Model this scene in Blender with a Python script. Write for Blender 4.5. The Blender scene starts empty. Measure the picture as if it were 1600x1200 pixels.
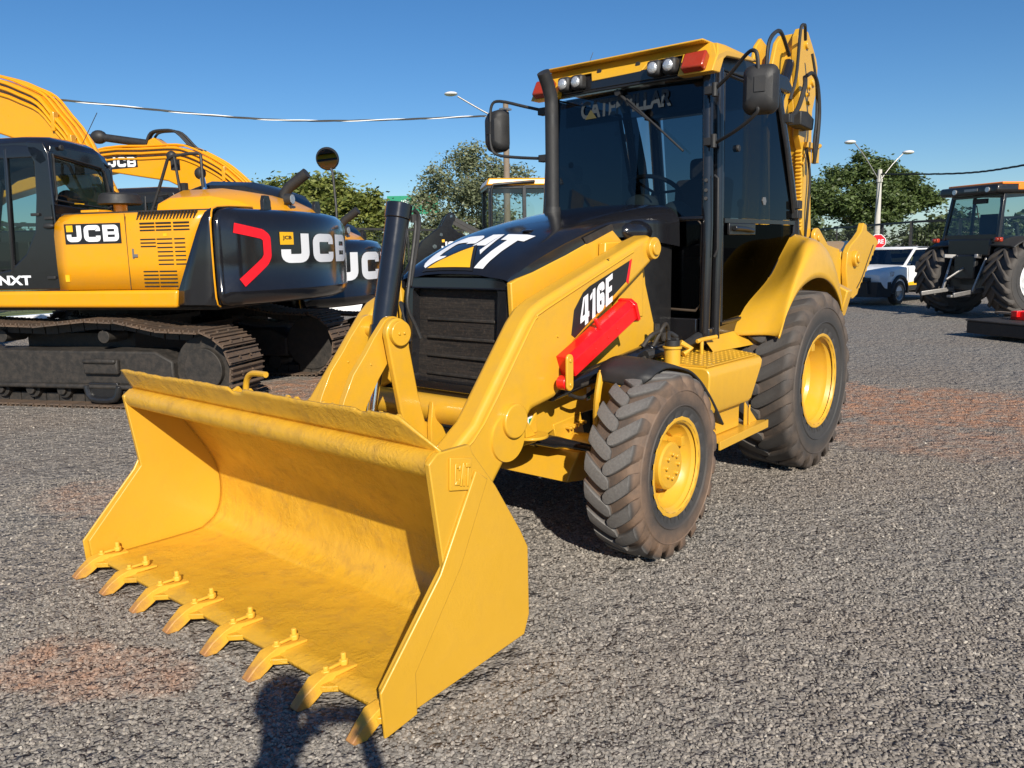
import bpy, bmesh, math, random
import numpy as np
from mathutils import Vector, Matrix
from mathutils.bvhtree import BVHTree
R = math.radians
S = bpy.context.scene
COL = S.collection
random.seed(7)

# ---------------------------------------------------------------- camera
cam_d = bpy.data.cameras.new('camera'); cam = bpy.data.objects.new('camera', cam_d); COL.objects.link(cam)
yaw, pitch, roll = R(220.451), R(9.4507), R(-1.0583)
_f = Vector((math.cos(yaw)*math.cos(pitch), math.sin(yaw)*math.cos(pitch), -math.sin(pitch)))
_r = Vector((math.sin(yaw), -math.cos(yaw), 0)); _u = _r.cross(_f)
_r2 = _r*math.cos(roll)+_u*math.sin(roll); _u2 = -_r*math.sin(roll)+_u*math.cos(roll)
cam.matrix_world = Matrix(((_r2.x, _u2.x, -_f.x, 3.513), (_r2.y, _u2.y, -_f.y, 3.0228), (_r2.z, _u2.z, -_f.z, 1.565), (0, 0, 0, 1)))
cam_d.sensor_width = 36; cam_d.lens = 36*1254.97/1600; cam_d.clip_start = 0.05; cam_d.clip_end = 3000
S.camera = cam

# ---------------------------------------------------------------- world, sun, exposure
SUN = Vector((0.507, 0.696, 0.508)).normalized()          # direction towards the sun
W = bpy.data.worlds.new('World'); S.world = W; W.use_nodes = True
nt = W.node_tree; bg = nt.nodes['Background']
sky = nt.nodes.new('ShaderNodeTexSky'); sky.sky_type = 'NISHITA'; sky.sun_disc = False
sky.sun_elevation = math.asin(SUN.z); sky.sun_rotation = math.atan2(SUN.x, SUN.y)
sky.altitude = 600; sky.air_density = 1.0; sky.dust_density = 0.25; sky.ozone_density = 2.2
hsv = nt.nodes.new('ShaderNodeHueSaturation'); hsv.inputs['Saturation'].default_value = 1.16; mul = nt.nodes.new('ShaderNodeMix'); mul.data_type = 'RGBA'; mul.blend_type = 'MULTIPLY'; mul.inputs[0].default_value = 1; mul.inputs[7].default_value = (.84, .99, 1.17, 1); nt.links.new(sky.outputs[0], mul.inputs[6]); nt.links.new(mul.outputs[2], hsv.inputs['Color']); nt.links.new(hsv.outputs[0], bg.inputs[0]); bg.inputs[1].default_value = 0.066
sl = bpy.data.lights.new('sun', 'SUN'); sl.energy = 5.0; sl.angle = R(0.55); sl.color = (1, 0.925, 0.80)
so = bpy.data.objects.new('sun', sl); COL.objects.link(so); so.rotation_euler = SUN.to_track_quat('Z', 'Y').to_euler()
so.location = (6, 9, 12)
vs = S.view_settings; vs.view_transform = 'Standard'; vs.look = 'None'; vs.exposure = 0.38; vs.gamma = 1.0

# ---------------------------------------------------------------- materials
def newmat(n):
    m = bpy.data.materials.new(n); m.use_nodes = True
    return m, m.node_tree, m.node_tree.nodes['Principled BSDF']
def N(t, k, **kw):
    n = t.nodes.new(k)
    for a, b in kw.items():
        if a.startswith('i_'):
            key = a[2:]
            key = int(key) if key.isdigit() else key.replace('_', ' ')
            n.inputs[key].default_value = b
        else: setattr(n, a, b)
    return n
def ramp(t, fac, stops, interp='LINEAR'):
    r = t.nodes.new('ShaderNodeValToRGB'); r.color_ramp.interpolation = interp
    el = r.color_ramp.elements
    while len(el) < len(stops): el.new(0.5)
    for e, (p, c) in zip(el, stops):
        e.position = p; e.color = (*c, 1) if len(c) == 3 else c
    t.links.new(fac, r.inputs[0]); return r
def noise(t, scale, detail=4, rough=.55, vec=None, dim='3D', dist=0):
    n = N(t, 'ShaderNodeTexNoise'); n.inputs['Scale'].default_value = scale; n.inputs['Detail'].default_value = detail
    n.inputs['Roughness'].default_value = rough; n.inputs['Distortion'].default_value = dist
    if vec is None:
        tc = N(t, 'ShaderNodeTexCoord'); vec = tc.outputs['Object']
    t.links.new(vec, n.inputs['Vector']); return n
def mixc(t, fac, a, b):
    m = N(t, 'ShaderNodeMix', data_type='RGBA')
    for sock, v in ((0, fac), (6, a), (7, b)):
        if hasattr(v, 'default_value'): t.links.new(v, m.inputs[sock])
        else: m.inputs[sock].default_value = v if sock == 0 else (*v, 1)
    return m.outputs[2]
def paint(name, col, rough=.35, coat=.3, dust=.0, dustcol=(.35, .26, .17), bump=.0, bscale=60, metal=0, var=.06, spec=.5):
    m, t, p = newmat(name)
    n1 = noise(t, 1.7, 5); n2 = noise(t, 14, 6, .65)
    c1 = tuple(x*(1-var) for x in col); c2 = tuple(min(1, x*(1+var)) for x in col)
    base = mixc(t, n1.outputs[0], c1, c2)
    if dust > 0:
        r = ramp(t, n2.outputs[0], [(.42, (0, 0, 0)), (.75, (dust,)*3)])
        base = mixc(t, r.outputs[0], base, dustcol)
    t.links.new(base, p.inputs['Base Color'])
    rr = ramp(t, n2.outputs[0], [(.2, (rough*.8,)*3), (.8, (min(1, rough*1.35),)*3)])
    t.links.new(rr.outputs[0], p.inputs['Roughness'])
    p.inputs['Metallic'].default_value = metal; p.inputs['Coat Weight'].default_value = coat; p.inputs['Coat Roughness'].default_value = .12
    p.inputs['Specular IOR Level'].default_value = spec
    if bump:
        b = N(t, 'ShaderNodeBump'); b.inputs['Strength'].default_value = bump; b.inputs['Distance'].default_value = .01
        nb = noise(t, bscale, 3); t.links.new(nb.outputs[0], b.inputs['Height']); t.links.new(b.outputs[0], p.inputs['Normal'])
    return m
M = {}
YC = (.64, .350, .024)
M['yellow'] = paint('loader_yellow_paint', YC, .34, .35, .22, (.42, .25, .07), .09, 18, var=.09)
M['yellow2'] = paint('excavator_yellow_paint', (.74, .315, .003), .30, .4, .14, (.45, .26, .08), .04, 25)
M['black'] = paint('gloss_black_paint', (.010, .010, .012), .16, .6, .05, (.05, .045, .04), .03, 12)
M['blacks'] = paint('satin_black_paint', (.012, .012, .013), .34, .25, .10, (.05, .045, .04), .04, 30)
M['blackm'] = paint('matte_black_plastic', (.018, .018, .019), .55, 0, .15, (.06, .055, .05), .1, 200)
M['dark'] = paint('grimy_dark_steel', (.020, .018, .016), .62, 0, .5, (.075, .058, .045), .3, 40)
M['red'] = paint('red_paint', (.70, .006, .008), .33, .3, .05, (.4, .1, .05), .04, 25)
M['white'] = paint('white_paint', (.80, .80, .80), .35, .3, .04, (.5, .45, .4), 0)
M['whitem'] = paint('white_vinyl', (.78, .79, .82), .45, 0, .03, (.5, .45, .4), 0)
M['vyellow'] = paint('yellow_vinyl', (.85, .45, .01), .45, 0, .03, (.5, .35, .1), 0)
M['vblack'] = paint('black_vinyl', (.015, .015, .016), .4, 0, .04, (.1, .09, .07), 0)
M['vred'] = paint('red_vinyl', (.80, .01, .02), .4, 0, .03, (.4, .1, .1), 0)
M['chrome'] = paint('polished_steel', (.72, .72, .74), .12, 0, 0, metal=1)
M['steel'] = paint('dull_steel', (.35, .34, .33), .45, 0, .2, (.15, .1, .07), metal=.8)
M['amber'] = paint('amber_lens', (.34, .030, .008), .22, .5, .12, (.25, .12, .08), .2, 60)
M['lens'] = paint('clear_lamp_lens', (.62, .64, .66), .15, .6, .1, (.2, .2, .2), .5, 90, metal=.6)
M['green'] = paint('green_sign_sheet', (.0, .24, .13), .5, 0, .04)
M['concrete'] = paint('pale_concrete', (.52, .50, .46), .85, 0, .2, (.3, .27, .22), .2, 30)
M['wood'] = paint('grey_weathered_wood', (.22, .17, .125), .9, 0, .4, (.12, .09, .07), .4, 30)
M['fence'] = paint('fence_dark_metal', (.025, .027, .028), .6, 0, .1)
M['interior'] = paint('grey_cab_plastic', (.13, .13, .12), .7, 0, .2, (.2, .18, .15))
M['skin'] = paint('skin', (.45, .27, .19), .6, 0, 0)
M['cloth'] = paint('dark_cloth', (.05, .06, .10), .9, 0, 0)
M['seal'] = paint('brown_rubber_seal', (.07, .05, .035), .6, 0, .1)
M['bark'] = paint('tree_bark', (.17, .13, .09), .95, 0, .5, (.08, .06, .045), .5, 20)
M['barkpale'] = paint('pale_tree_bark', (.33, .27, .20), .95, 0, .5, (.2, .15, .1), .5, 20)

def rubber(name, dirt, dirtcol=(.19, .115, .07), top=(.10, .095, .09), R0=.45, R1=.5):
    """tyre rubber: soil in the grooves and on the shoulder, worn grey lug tops (by radius from the wheel axis, object space y)"""
    m, t, p = newmat(name)
    tc = N(t, 'ShaderNodeTexCoord'); sep = N(t, 'ShaderNodeSeparateXYZ'); t.links.new(tc.outputs['Object'], sep.inputs[0])
    v = N(t, 'ShaderNodeCombineXYZ'); t.links.new(sep.outputs[0], v.inputs[0]); t.links.new(sep.outputs[2], v.inputs[2])
    ln = N(t, 'ShaderNodeVectorMath', operation='LENGTH'); t.links.new(v.outputs[0], ln.inputs[0])
    mr = N(t, 'ShaderNodeMapRange'); mr.inputs[1].default_value = R0; mr.inputs[2].default_value = R1
    t.links.new(ln.outputs['Value'], mr.inputs[0])
    n = noise(t, 7, 6, .65); n2 = noise(t, 90, 4, .7)
    base = mixc(t, n.outputs[0], (.028, .027, .027), (.05, .047, .045))
    # soil band just under the lug tops
    band = ramp(t, mr.outputs[0], [(.0, (0, 0, 0)), (.25, (.55,)*3), (.55, (1,)*3), (.80, (.85,)*3), (.93, (.0,)*3)])
    mul = N(t, 'ShaderNodeMath', operation='MULTIPLY'); t.links.new(band.outputs[0], mul.inputs[0])
    rn = ramp(t, n.outputs[0], [(.30, (.25*dirt,)*3), (.62, (dirt,)*3)]); t.links.new(rn.outputs[0], mul.inputs[1])
    base = mixc(t, mul.outputs[0], base, dirtcol)
    tb = ramp(t, mr.outputs[0], [(.90, (0, 0, 0)), (.97, (1, 1, 1))])
    topc = mixc(t, n2.outputs[0], tuple(x*.55 for x in top), tuple(x*1.6 for x in top))
    base = mixc(t, tb.outputs[0], base, topc)
    t.links.new(base, p.inputs['Base Color']); p.inputs['Roughness'].default_value = .72
    b = N(t, 'ShaderNodeBump'); b.inputs['Strength'].default_value = .5; b.inputs['Distance'].default_value = .004
    t.links.new(n2.outputs[0], b.inputs['Height']); t.links.new(b.outputs[0], p.inputs['Normal'])
    return m
M['rubF'] = rubber('front_tyre_rubber', .95, (.20, .125, .08), top=(.125, .118, .112), R0=.30, R1=.478)
M['rubR'] = rubber('rear_tyre_rubber', .6, (.15, .105, .075), R0=.44, R1=.642)
M['rubT'] = rubber('tractor_tyre_rubber', .35, (.12, .09, .065), (.06, .055, .05), R0=.6, R1=.9)
M['rubC'] = rubber('car_tyre_rubber', .2, R0=.2, R1=.33)

def glass(name, tint, rough=.01, gl=(.9, .93, 1)):
    m = bpy.data.materials.new(name); m.use_nodes = True; t = m.node_tree; t.nodes.clear()
    o = N(t, 'ShaderNodeOutputMaterial'); mx = N(t, 'ShaderNodeMixShader'); tr = N(t, 'ShaderNodeBsdfTransparent'); g = N(t, 'ShaderNodeBsdfGlossy')
    tr.inputs[0].default_value = (*tint, 1); g.inputs[0].default_value = (*gl, 1); g.inputs['Roughness'].default_value = rough
    fr = N(t, 'ShaderNodeFresnel'); ge = N(t, 'ShaderNodeNewGeometry'); io = N(t, 'ShaderNodeMapRange'); io.inputs[3].default_value = 1.5; io.inputs[4].default_value = 1/1.5; t.links.new(ge.outputs['Backfacing'], io.inputs[0]); t.links.new(io.outputs[0], fr.inputs[0])
    t.links.new(fr.outputs[0], mx.inputs[0]); t.links.new(tr.outputs[0], mx.inputs[1]); t.links.new(g.outputs[0], mx.inputs[2]); t.links.new(mx.outputs[0], o.inputs[0])
    return m
M['glass'] = glass('tinted_cab_glass', (.25, .31, .34))
M['glassd'] = glass('dark_door_glass', (.035, .045, .055), gl=(.55, .60, .68)); M['glassl'] = glass('dark_lower_door_glass', (.025, .03, .035), gl=(.09, .10, .12))
M['glassc'] = glass('greenish_window_glass', (.55, .66, .64))
M['mirror'] = paint('mirror_glass', (.8, .8, .8), .02, 0, 0, metal=1)

def leafmat(name, a, b, trans=.25):
    m, t, p = newmat(name)
    oi = N(t, 'ShaderNodeNewGeometry')
    base = ramp(t, oi.outputs['Random Per Island'], [(.0, a), (.55, tuple((x+y)/2 for x, y in zip(a, b))), (1, b)])
    t.links.new(base.outputs[0], p.inputs['Base Color']); p.inputs['Roughness'].default_value = .55
    tr = N(t, 'ShaderNodeBsdfTranslucent'); t.links.new(base.outputs[0], tr.inputs[0])
    mx = N(t, 'ShaderNodeMixShader'); mx.inputs[0].default_value = trans
    o = t.nodes['Material Output']; t.links.new(p.outputs[0], mx.inputs[1]); t.links.new(tr.outputs[0], mx.inputs[2]); t.links.new(mx.outputs[0], o.inputs[0])
    return m
M['leafR'] = leafmat('dark_tree_leaf', (.05, .08, .022), (.13, .18, .05))
M['leafL'] = leafmat('yellow_green_leaf', (.07, .10, .018), (.25, .27, .06))
M['leafC'] = leafmat('grey_green_leaf', (.085, .11, .05), (.26, .28, .16))
M['leafB'] = leafmat('bush_leaf', (.03, .05, .02), (.10, .13, .05))

# worn bucket paint (chips, smears of soil)
def bucketmat(kb=1.0, nm='worn_bucket_paint'):
    m, t, p = newmat(nm)
    n1 = noise(t, 2.2, 6, .6); n2 = noise(t, 9, 8, .7, dist=.6); n3 = noise(t, 26, 5, .6, dist=1.6)
    dk = 1.0
    base = mixc(t, n1.outputs[0], (.55*dk, .298*dk, .020), (.64*dk, .352*dk, .027))
    st = ramp(t, n2.outputs[0], [(.50, (0, 0, 0)), (.74, (.50*kb,)*3)])
    base = mixc(t, st.outputs[0], base, (.29, .155, .035))
    st2 = ramp(t, n3.outputs[0], [(.66, (0, 0, 0)), (.74, (.6*kb,)*3)])
    base = mixc(t, st2.outputs[0], base, (.22, .12, .05))
    tcs = N(t, 'ShaderNodeTexCoord'); mps = N(t, 'ShaderNodeMapping'); mps.inputs['Scale'].default_value = (3, 60, 3); mps.inputs['Rotation'].default_value = (0, 0, .5); t.links.new(tcs.outputs['Object'], mps.inputs[0])
    n5 = noise(t, 1.6, 5, .7, mps.outputs[0]); sc_ = ramp(t, n5.outputs[0], [(.66, (0, 0, 0)), (.72, (.7*kb,)*3)]); base = mixc(t, sc_.outputs[0], base, (.40, .27, .13))
    t.links.new(base, p.inputs['Base Color'])
    rr = ramp(t, n2.outputs[0], [(.3, (.30,)*3), (.7, (.55,)*3)]); t.links.new(rr.outputs[0], p.inputs['Roughness'])
    p.inputs['Coat Weight'].default_value = .3; p.inputs['Coat Roughness'].default_value = .25
    b = N(t, 'ShaderNodeBump'); b.inputs['Strength'].default_value = .7*kb; b.inputs['Distance'].default_value = .011
    nb = noise(t, 20, 6, .6, dist=2.6); mk = ramp(t, noise(t, 3.1, 4, .6).outputs[0], [(.42, (.12,)*3), (.62, (1,)*3)]); mm = N(t, 'ShaderNodeMath', operation='MULTIPLY'); t.links.new(nb.outputs[0], mm.inputs[0]); t.links.new(mk.outputs[0], mm.inputs[1]); t.links.new(mm.outputs[0], b.inputs['Height'])
    b2 = N(t, 'ShaderNodeBump'); b2.inputs['Strength'].default_value = .5*kb; b2.inputs['Distance'].default_value = .03
    nb2 = noise(t, 4, 3, .5); t.links.new(nb2.outputs[0], b2.inputs['Height']); t.links.new(b.outputs[0], b2.inputs['Normal'])
    t.links.new(b2.outputs[0], p.inputs['Normal'])
    return m
M['bucket'] = bucketmat(); M['bucketout'] = bucketmat(.18, 'bucket_side_paint')
def tipmat():
    m, t, p = newmat('worn_tooth_paint')
    n1 = noise(t, 22, 6, .7)
    tc = N(t, 'ShaderNodeTexCoord'); sep = N(t, 'ShaderNodeSeparateXYZ'); t.links.new(tc.outputs['Object'], sep.inputs[0])
    ad = N(t, 'ShaderNodeMath', operation='MULTIPLY_ADD'); t.links.new(n1.outputs[0], ad.inputs[0]); ad.inputs[1].default_value = .12; t.links.new(sep.outputs[0], ad.inputs[2])
    f = ramp(t, ad.outputs[0], [(.205, (0, 0, 0)), (.27, (1, 1, 1))])
    base = mixc(t, f.outputs[0], (.70, .38, .035), (.36, .17, .06)); t.links.new(base, p.inputs['Base Color'])
    p.inputs['Roughness'].default_value = .55
    b = N(t, 'ShaderNodeBump'); b.inputs['Strength'].default_value = .5; b.inputs['Distance'].default_value = .006; t.links.new(n1.outputs[0], b.inputs['Height']); t.links.new(b.outputs[0], p.inputs['Normal'])
    return m
M['tip'] = tipmat()
def trackmat():
    m, t, p = newmat('rusty_track_steel')
    n1 = noise(t, 5, 6, .65); n2 = noise(t, 30, 5, .7)
    r = ramp(t, n1.outputs[0], [(.30, (.085, .06, .045)), (.55, (.19, .115, .07)), (.8, (.27, .165, .09))])
    base = mixc(t, n2.outputs[0], r.outputs[0], (.09, .075, .062)); t.links.new(base, p.inputs['Base Color'])
    p.inputs['Roughness'].default_value = .7; p.inputs['Metallic'].default_value = .25
    b = N(t, 'ShaderNodeBump'); b.inputs['Strength'].default_value = .5; b.inputs['Distance'].default_value = .01; t.links.new(n2.outputs[0], b.inputs['Height']); t.links.new(b.outputs[0], p.inputs['Normal'])
    return m
M['track'] = trackmat()
def grillemat():
    m, t, p = newmat('dusty_radiator_screen')
    tc = N(t, 'ShaderNodeTexCoord'); mp = N(t, 'ShaderNodeMapping'); mp.inputs['Scale'].default_value = (1, 8, 120); t.links.new(tc.outputs['Object'], mp.inputs[0])
    n1 = noise(t, 1.0, 4, .6, mp.outputs[0]); n2 = noise(t, 55, 6, .8)
    f = ramp(t, n2.outputs[0], [(.5, (0, 0, 0)), (.75, (1, 1, 1))])
    r = ramp(t, n1.outputs[0], [(.35, (.006, .005, .005)), (.7, (.024, .018, .014))])
    base = mixc(t, f.outputs[0], r.outputs[0], (.06, .045, .033)); t.links.new(base, p.inputs['Base Color']); p.inputs['Roughness'].default_value = .75
    b = N(t, 'ShaderNodeBump'); b.inputs['Strength'].default_value = .8; b.inputs['Distance'].default_value = .004; t.links.new(n1.outputs[0], b.inputs['Height']); t.links.new(b.outputs[0], p.inputs['Normal'])
    return m
M['screen'] = grillemat()

def gravelmat(stone=False):
    m, t, p = newmat('gravel_stone' if stone else 'gravel_ground')
    geo = N(t, 'ShaderNodeNewGeometry'); pos = geo.outputs['Position']
    big = noise(t, .35, 4, .6, pos); med = noise(t, 2.3, 5, .65, pos); fine = noise(t, 45, 3, .7, pos)
    if stone:
        oi = N(t, 'ShaderNodeObjectInfo'); rnd = oi.outputs['Random']
    else:
        vo = N(t, 'ShaderNodeTexVoronoi'); vo.inputs['Scale'].default_value = 62; t.links.new(pos, vo.inputs['Vector'])
        sp = N(t, 'ShaderNodeSeparateColor'); t.links.new(vo.outputs['Color'], sp.inputs[0]); rnd = sp.outputs[0]
    c = ramp(t, rnd, [(0, (.105, .098, .090)), (.30, (.185, .173, .158)), (.62, (.245, .226, .203)), (.90, (.325, .295, .26)), (.98, (.39, .35, .30)), (1, (.58, .54, .47))])
    base = mixc(t, ramp(t, fine.outputs[0], [(.3, (0, 0, 0)), (.8, (.5,)*3)]).outputs[0], c.outputs[0], (.22, .19, .16))
    # reddish soil: general haze of soil + the two stained patches that lie on the ground
    sep = N(t, 'ShaderNodeSeparateXYZ'); t.links.new(pos, sep.inputs[0])
    def blob(cx, cy, sx, sy, ang):
        mp = N(t, 'ShaderNodeMapping', vector_type='TEXTURE'); mp.inputs['Location'].default_value = (cx, cy, 0)
        mp.inputs['Rotation'].default_value = (0, 0, ang); mp.inputs['Scale'].default_value = (sx, sy, 1000)
        t.links.new(pos, mp.inputs[0]); l = N(t, 'ShaderNodeVectorMath', operation='LENGTH'); t.links.new(mp.outputs[0], l.inputs[0])
        a = N(t, 'ShaderNodeMath', operation='MULTIPLY_ADD'); t.links.new(med.outputs[0], a.inputs[0]); a.inputs[1].default_value = -1.5; t.links.new(l.outputs['Value'], a.inputs[2])
        return ramp(t, a.outputs[0], [(.0, (1, 1, 1)), (.28, (0, 0, 0))]).outputs[0]
    cur = mixc(t, ramp(t, big.outputs[0], [(.45, (0, 0, 0)), (.7, (.22,)*3)]).outputs[0], base, (.24, .155, .095))
    pn_ = noise(t, 6.5, 6, .75, pos); patch = ramp(t, pn_.outputs[0], [(.38, (.08,)*3), (.60, (1.35,)*3)])
    for bl, s_ in ((blob(-4.9, .9, 1.15, 3.4, R(8)), .50), (blob(-3.5, 1.7, .6, 1.5, R(20)), .25), (blob(2.40, -.12, .24, .46, R(30)), .30), (blob(1.2, -1.9, .5, 1.0, R(20)), .2), (blob(-2.2, -4.6, .9, 1.2, 0), .5)):
        k0 = N(t, 'ShaderNodeMath', operation='MULTIPLY'); t.links.new(bl, k0.inputs[0]); t.links.new(patch.outputs[0], k0.inputs[1]); k = N(t, 'ShaderNodeMath', operation='MULTIPLY'); t.links.new(k0.outputs[0], k.inputs[0]); k.inputs[1].default_value = s_
        cur = mixc(t, k.outputs[0], cur, (.44, .20, .10))
    t.links.new(cur, p.inputs['Base Color']); p.inputs['Roughness'].default_value = .85; p.inputs['Specular IOR Level'].default_value = .3
    if not stone:
        b = N(t, 'ShaderNodeBump'); b.inputs['Strength'].default_value = 1; b.inputs['Distance'].default_value = .012; b.invert = True
        t.links.new(vo.outputs['Distance'], b.inputs['Height'])
        vb = N(t, 'ShaderNodeTexVoronoi'); vb.inputs['Scale'].default_value = 17; t.links.new(pos, vb.inputs['Vector'])
        b2 = N(t, 'ShaderNodeBump'); b2.inputs['Strength'].default_value = .7; b2.inputs['Distance'].default_value = .03; b2.invert = True
        t.links.new(vb.outputs['Distance'], b2.inputs['Height']); b3 = N(t, 'ShaderNodeBump'); b3.inputs['Strength'].default_value = .8; b3.inputs['Distance'].default_value = .10; nr = noise(t, 3.2, 5, .6, pos, dist=.8); t.links.new(nr.outputs[0], b3.inputs['Height']); t.links.new(b.outputs[0], b3.inputs['Normal']); t.links.new(b3.outputs[0], b2.inputs['Normal'])
        t.links.new(b2.outputs[0], p.inputs['Normal'])
    else:
        b = N(t, 'ShaderNodeBump'); b.inputs['Strength'].default_value = .5; b.inputs['Distance'].default_value = .002
        nb = noise(t, 300, 3, .6, pos); t.links.new(nb.outputs[0], b.inputs['Height']); t.links.new(b.outputs[0], p.inputs['Normal'])
    return m
M['gravel'] = gravelmat(); M['stone'] = gravelmat(True)
M['grass'] = leafmat('grass_blade', (.05, .09, .02), (.16, .18, .06))

# ---------------------------------------------------------------- mesh helpers
def axmat(d):
    d = Vector(d).normalized(); up = Vector((0, 0, 1)) if abs(d.z) < .95 else Vector((1, 0, 0))
    x = up.cross(d).normalized(); y = d.cross(x); return Matrix((x, y, d)).transposed()
class MB:
    def __init__(s): s.v = []; s.f = []; s.m = []; s.cm = 0; s.cuts = [(0, 0)]
    def cut(s): s.cuts.append((len(s.v), len(s.f)))
    def each(s, name, mats, parent=None, **kw):
        '''one object per piece between the cut() marks'''
        s.cut(); out = []
        for (v0, f0), (v1, f1) in zip(s.cuts[:-1], s.cuts[1:]):
            if f1 == f0: continue
            q = MB(); q.v = s.v[v0:v1]; q.f = [tuple(i-v0 for i in f) for f in s.f[f0:f1]]; q.m = s.m[f0:f1]; out.append(q.make(name, mats, parent, **kw))
        return out
    def add(s, vs, fs, m=None):
        k = len(s.v); s.v += [tuple(a) for a in vs]; s.f += [tuple(i+k for i in f) for f in fs]; s.m += [s.cm if m is None else m]*len(fs); return s
    def box(s, c, d, rot=None, m=None):
        x, y, z = (a/2 for a in d); vs = [Vector((i, j, k)) for i in (-x, x) for j in (-y, y) for k in (-z, z)]
        if rot is not None: vs = [rot @ a for a in vs]
        vs = [a+Vector(c) for a in vs]
        return s.add(vs, [(0, 1, 3, 2), (4, 6, 7, 5), (0, 4, 5, 1), (2, 3, 7, 6), (0, 2, 6, 4), (1, 5, 7, 3)], m)
    def bar(s, p0, p1, w, h, m=None):
        p0, p1 = Vector(p0), Vector(p1); return s.box((p0+p1)/2, (w, h, (p1-p0).length), axmat(p1-p0), m)
    def prism(s, poly, pl, a, b, m=None):
        n = len(poly)
        mk = {'y': lambda p, t: (p[0], t, p[1]), 'x': lambda p, t: (t, p[0], p[1]), 'z': lambda p, t: (p[0], p[1], t)}[pl]
        vs = [mk(p, a) for p in poly]+[mk(p, b) for p in poly]
        return s.add(vs, [tuple(range(n)), tuple(range(2*n-1, n-1, -1))]+[(i, i+n, (i+1) % n+n, (i+1) % n) for i in range(n)], m)
    def cyl(s, p0, p1, r0, r1=None, n=20, m=None):
        p0, p1 = Vector(p0), Vector(p1); r1 = r0 if r1 is None else r1; A = axmat(p1-p0)
        vs = []
        for p, r in ((p0, r0), (p1, r1)):
            vs += [p+A@Vector((r*math.cos(2*math.pi*i/n), r*math.sin(2*math.pi*i/n), 0)) for i in range(n)]
        return s.add(vs, [tuple(range(n-1, -1, -1)), tuple(range(n, 2*n))]+[(i, (i+1) % n, (i+1) % n+n, i+n) for i in range(n)], m)
    def tube(s, pts, r, n=10, m=None, smooth=0):
        pts = [Vector(p) for p in pts]
        if smooth: pts = crspline(pts, smooth)
        rs = r if isinstance(r, (list, tuple)) else [r]*len(pts)
        if smooth and isinstance(r, (list, tuple)): rs = [r[min(len(r)-1, i//smooth)] for i in range(len(pts))]
        vs = []; fs = []; prev = None
        for i, p in enumerate(pts):
            d = (pts[min(i+1, len(pts)-1)]-pts[max(i-1, 0)]).normalized()
            if prev is None: A = axmat(d); x = A.col[0].copy()
            else: x = (prev-d*prev.dot(d)).normalized()
            y = d.cross(x); prev = x
            vs += [p+(x*math.cos(2*math.pi*k/n)+y*math.sin(2*math.pi*k/n))*rs[i] for k in range(n)]
        for i in range(len(pts)-1):
            fs += [(i*n+k, i*n+(k+1) % n, (i+1)*n+(k+1) % n, (i+1)*n+k) for k in range(n)]
        L = len(pts)-1
        fs += [tuple(range(n-1, -1, -1)), tuple(L*n+k for k in range(n))]
        return s.add(vs, fs, m)
    def lathe(s, prof, c, ax, n=48, m=None, closed=False):
        """prof: (radius, height along ax)"""
        A = axmat(ax); c = Vector(c); k = len(prof)
        vs = [c+A@Vector((r*math.cos(2*math.pi*i/n), r*math.sin(2*math.pi*i/n), h)) for i in range(n) for r, h in prof]
        fs = [(i*k+j, i*k+j+1, ((i+1) % n)*k+j+1, ((i+1) % n)*k+j) for i in range(n) for j in range(k-1)]
        if closed: fs += [(i*k+k-1, i*k, ((i+1) % n)*k, ((i+1) % n)*k+k-1) for i in range(n)]
        return s.add(vs, fs, m)
    def grid(s, fn, nu, nv, m=None):
        vs = [fn(i/(nu-1), j/(nv-1)) for i in range(nu) for j in range(nv)]
        return s.add(vs, [(i*nv+j, (i+1)*nv+j, (i+1)*nv+j+1, i*nv+j+1) for i in range(nu-1) for j in range(nv-1)], m)
    def loft(s, secs, cap=True, m=None):
        n = len(secs[0]); vs = [p for sec in secs for p in sec]
        fs = [(i*n+k, i*n+(k+1) % n, (i+1)*n+(k+1) % n, (i+1)*n+k) for i in range(len(secs)-1) for k in range(n)]
        if cap: fs += [tuple(range(n-1, -1, -1)), tuple((len(secs)-1)*n+k for k in range(n))]
        return s.add(vs, fs, m)
    def ell(s, c, r, n=16, m=None):
        c = Vector(c); vs = [c+Vector((0, 0, r[2]))]; h = n//2
        for i in range(1, h):
            a = math.pi*i/h
            vs += [c+Vector((r[0]*math.sin(a)*math.cos(2*math.pi*k/n), r[1]*math.sin(a)*math.sin(2*math.pi*k/n), r[2]*math.cos(a))) for k in range(n)]
        vs.append(c-Vector((0, 0, r[2]))); fs = [(0, 1+k, 1+(k+1) % n) for k in range(n)]
        for i in range(h-2): fs += [(1+i*n+k, 1+(i+1)*n+k, 1+(i+1)*n+(k+1) % n, 1+i*n+(k+1) % n) for k in range(n)]
        b = 1+(h-2)*n; fs += [(b+k, len(vs)-1, b+(k+1) % n) for k in range(n)]
        return s.add(vs, fs, m)
    def make(s, name, mats, parent=None, bevel=0, seg=2, sharp=32, solid=0, fixn=True, org=None):
        me = bpy.data.meshes.new(name)
        vs = s.v if org is None else [tuple(Vector(a)-Vector(org)) for a in s.v]
        me.from_pydata(vs, [], s.f); me.update()
        if fixn:
            bm = bmesh.new(); bm.from_mesh(me); bmesh.ops.recalc_face_normals(bm, faces=bm.faces); bm.to_mesh(me); bm.free()
        mats = mats if isinstance(mats, (list, tuple)) else [mats]
        for a in mats: me.materials.append(M[a] if isinstance(a, str) else a)
        if len(mats) > 1: me.polygons.foreach_set('material_index', s.m)
        me.polygons.foreach_set('use_smooth', [True]*len(me.polygons))
        me.set_sharp_from_angle(angle=R(sharp))
        o = bpy.data.objects.new(name, me); COL.objects.link(o)
        if org is not None: o.location = org
        if parent is not None: o.parent = parent
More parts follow.
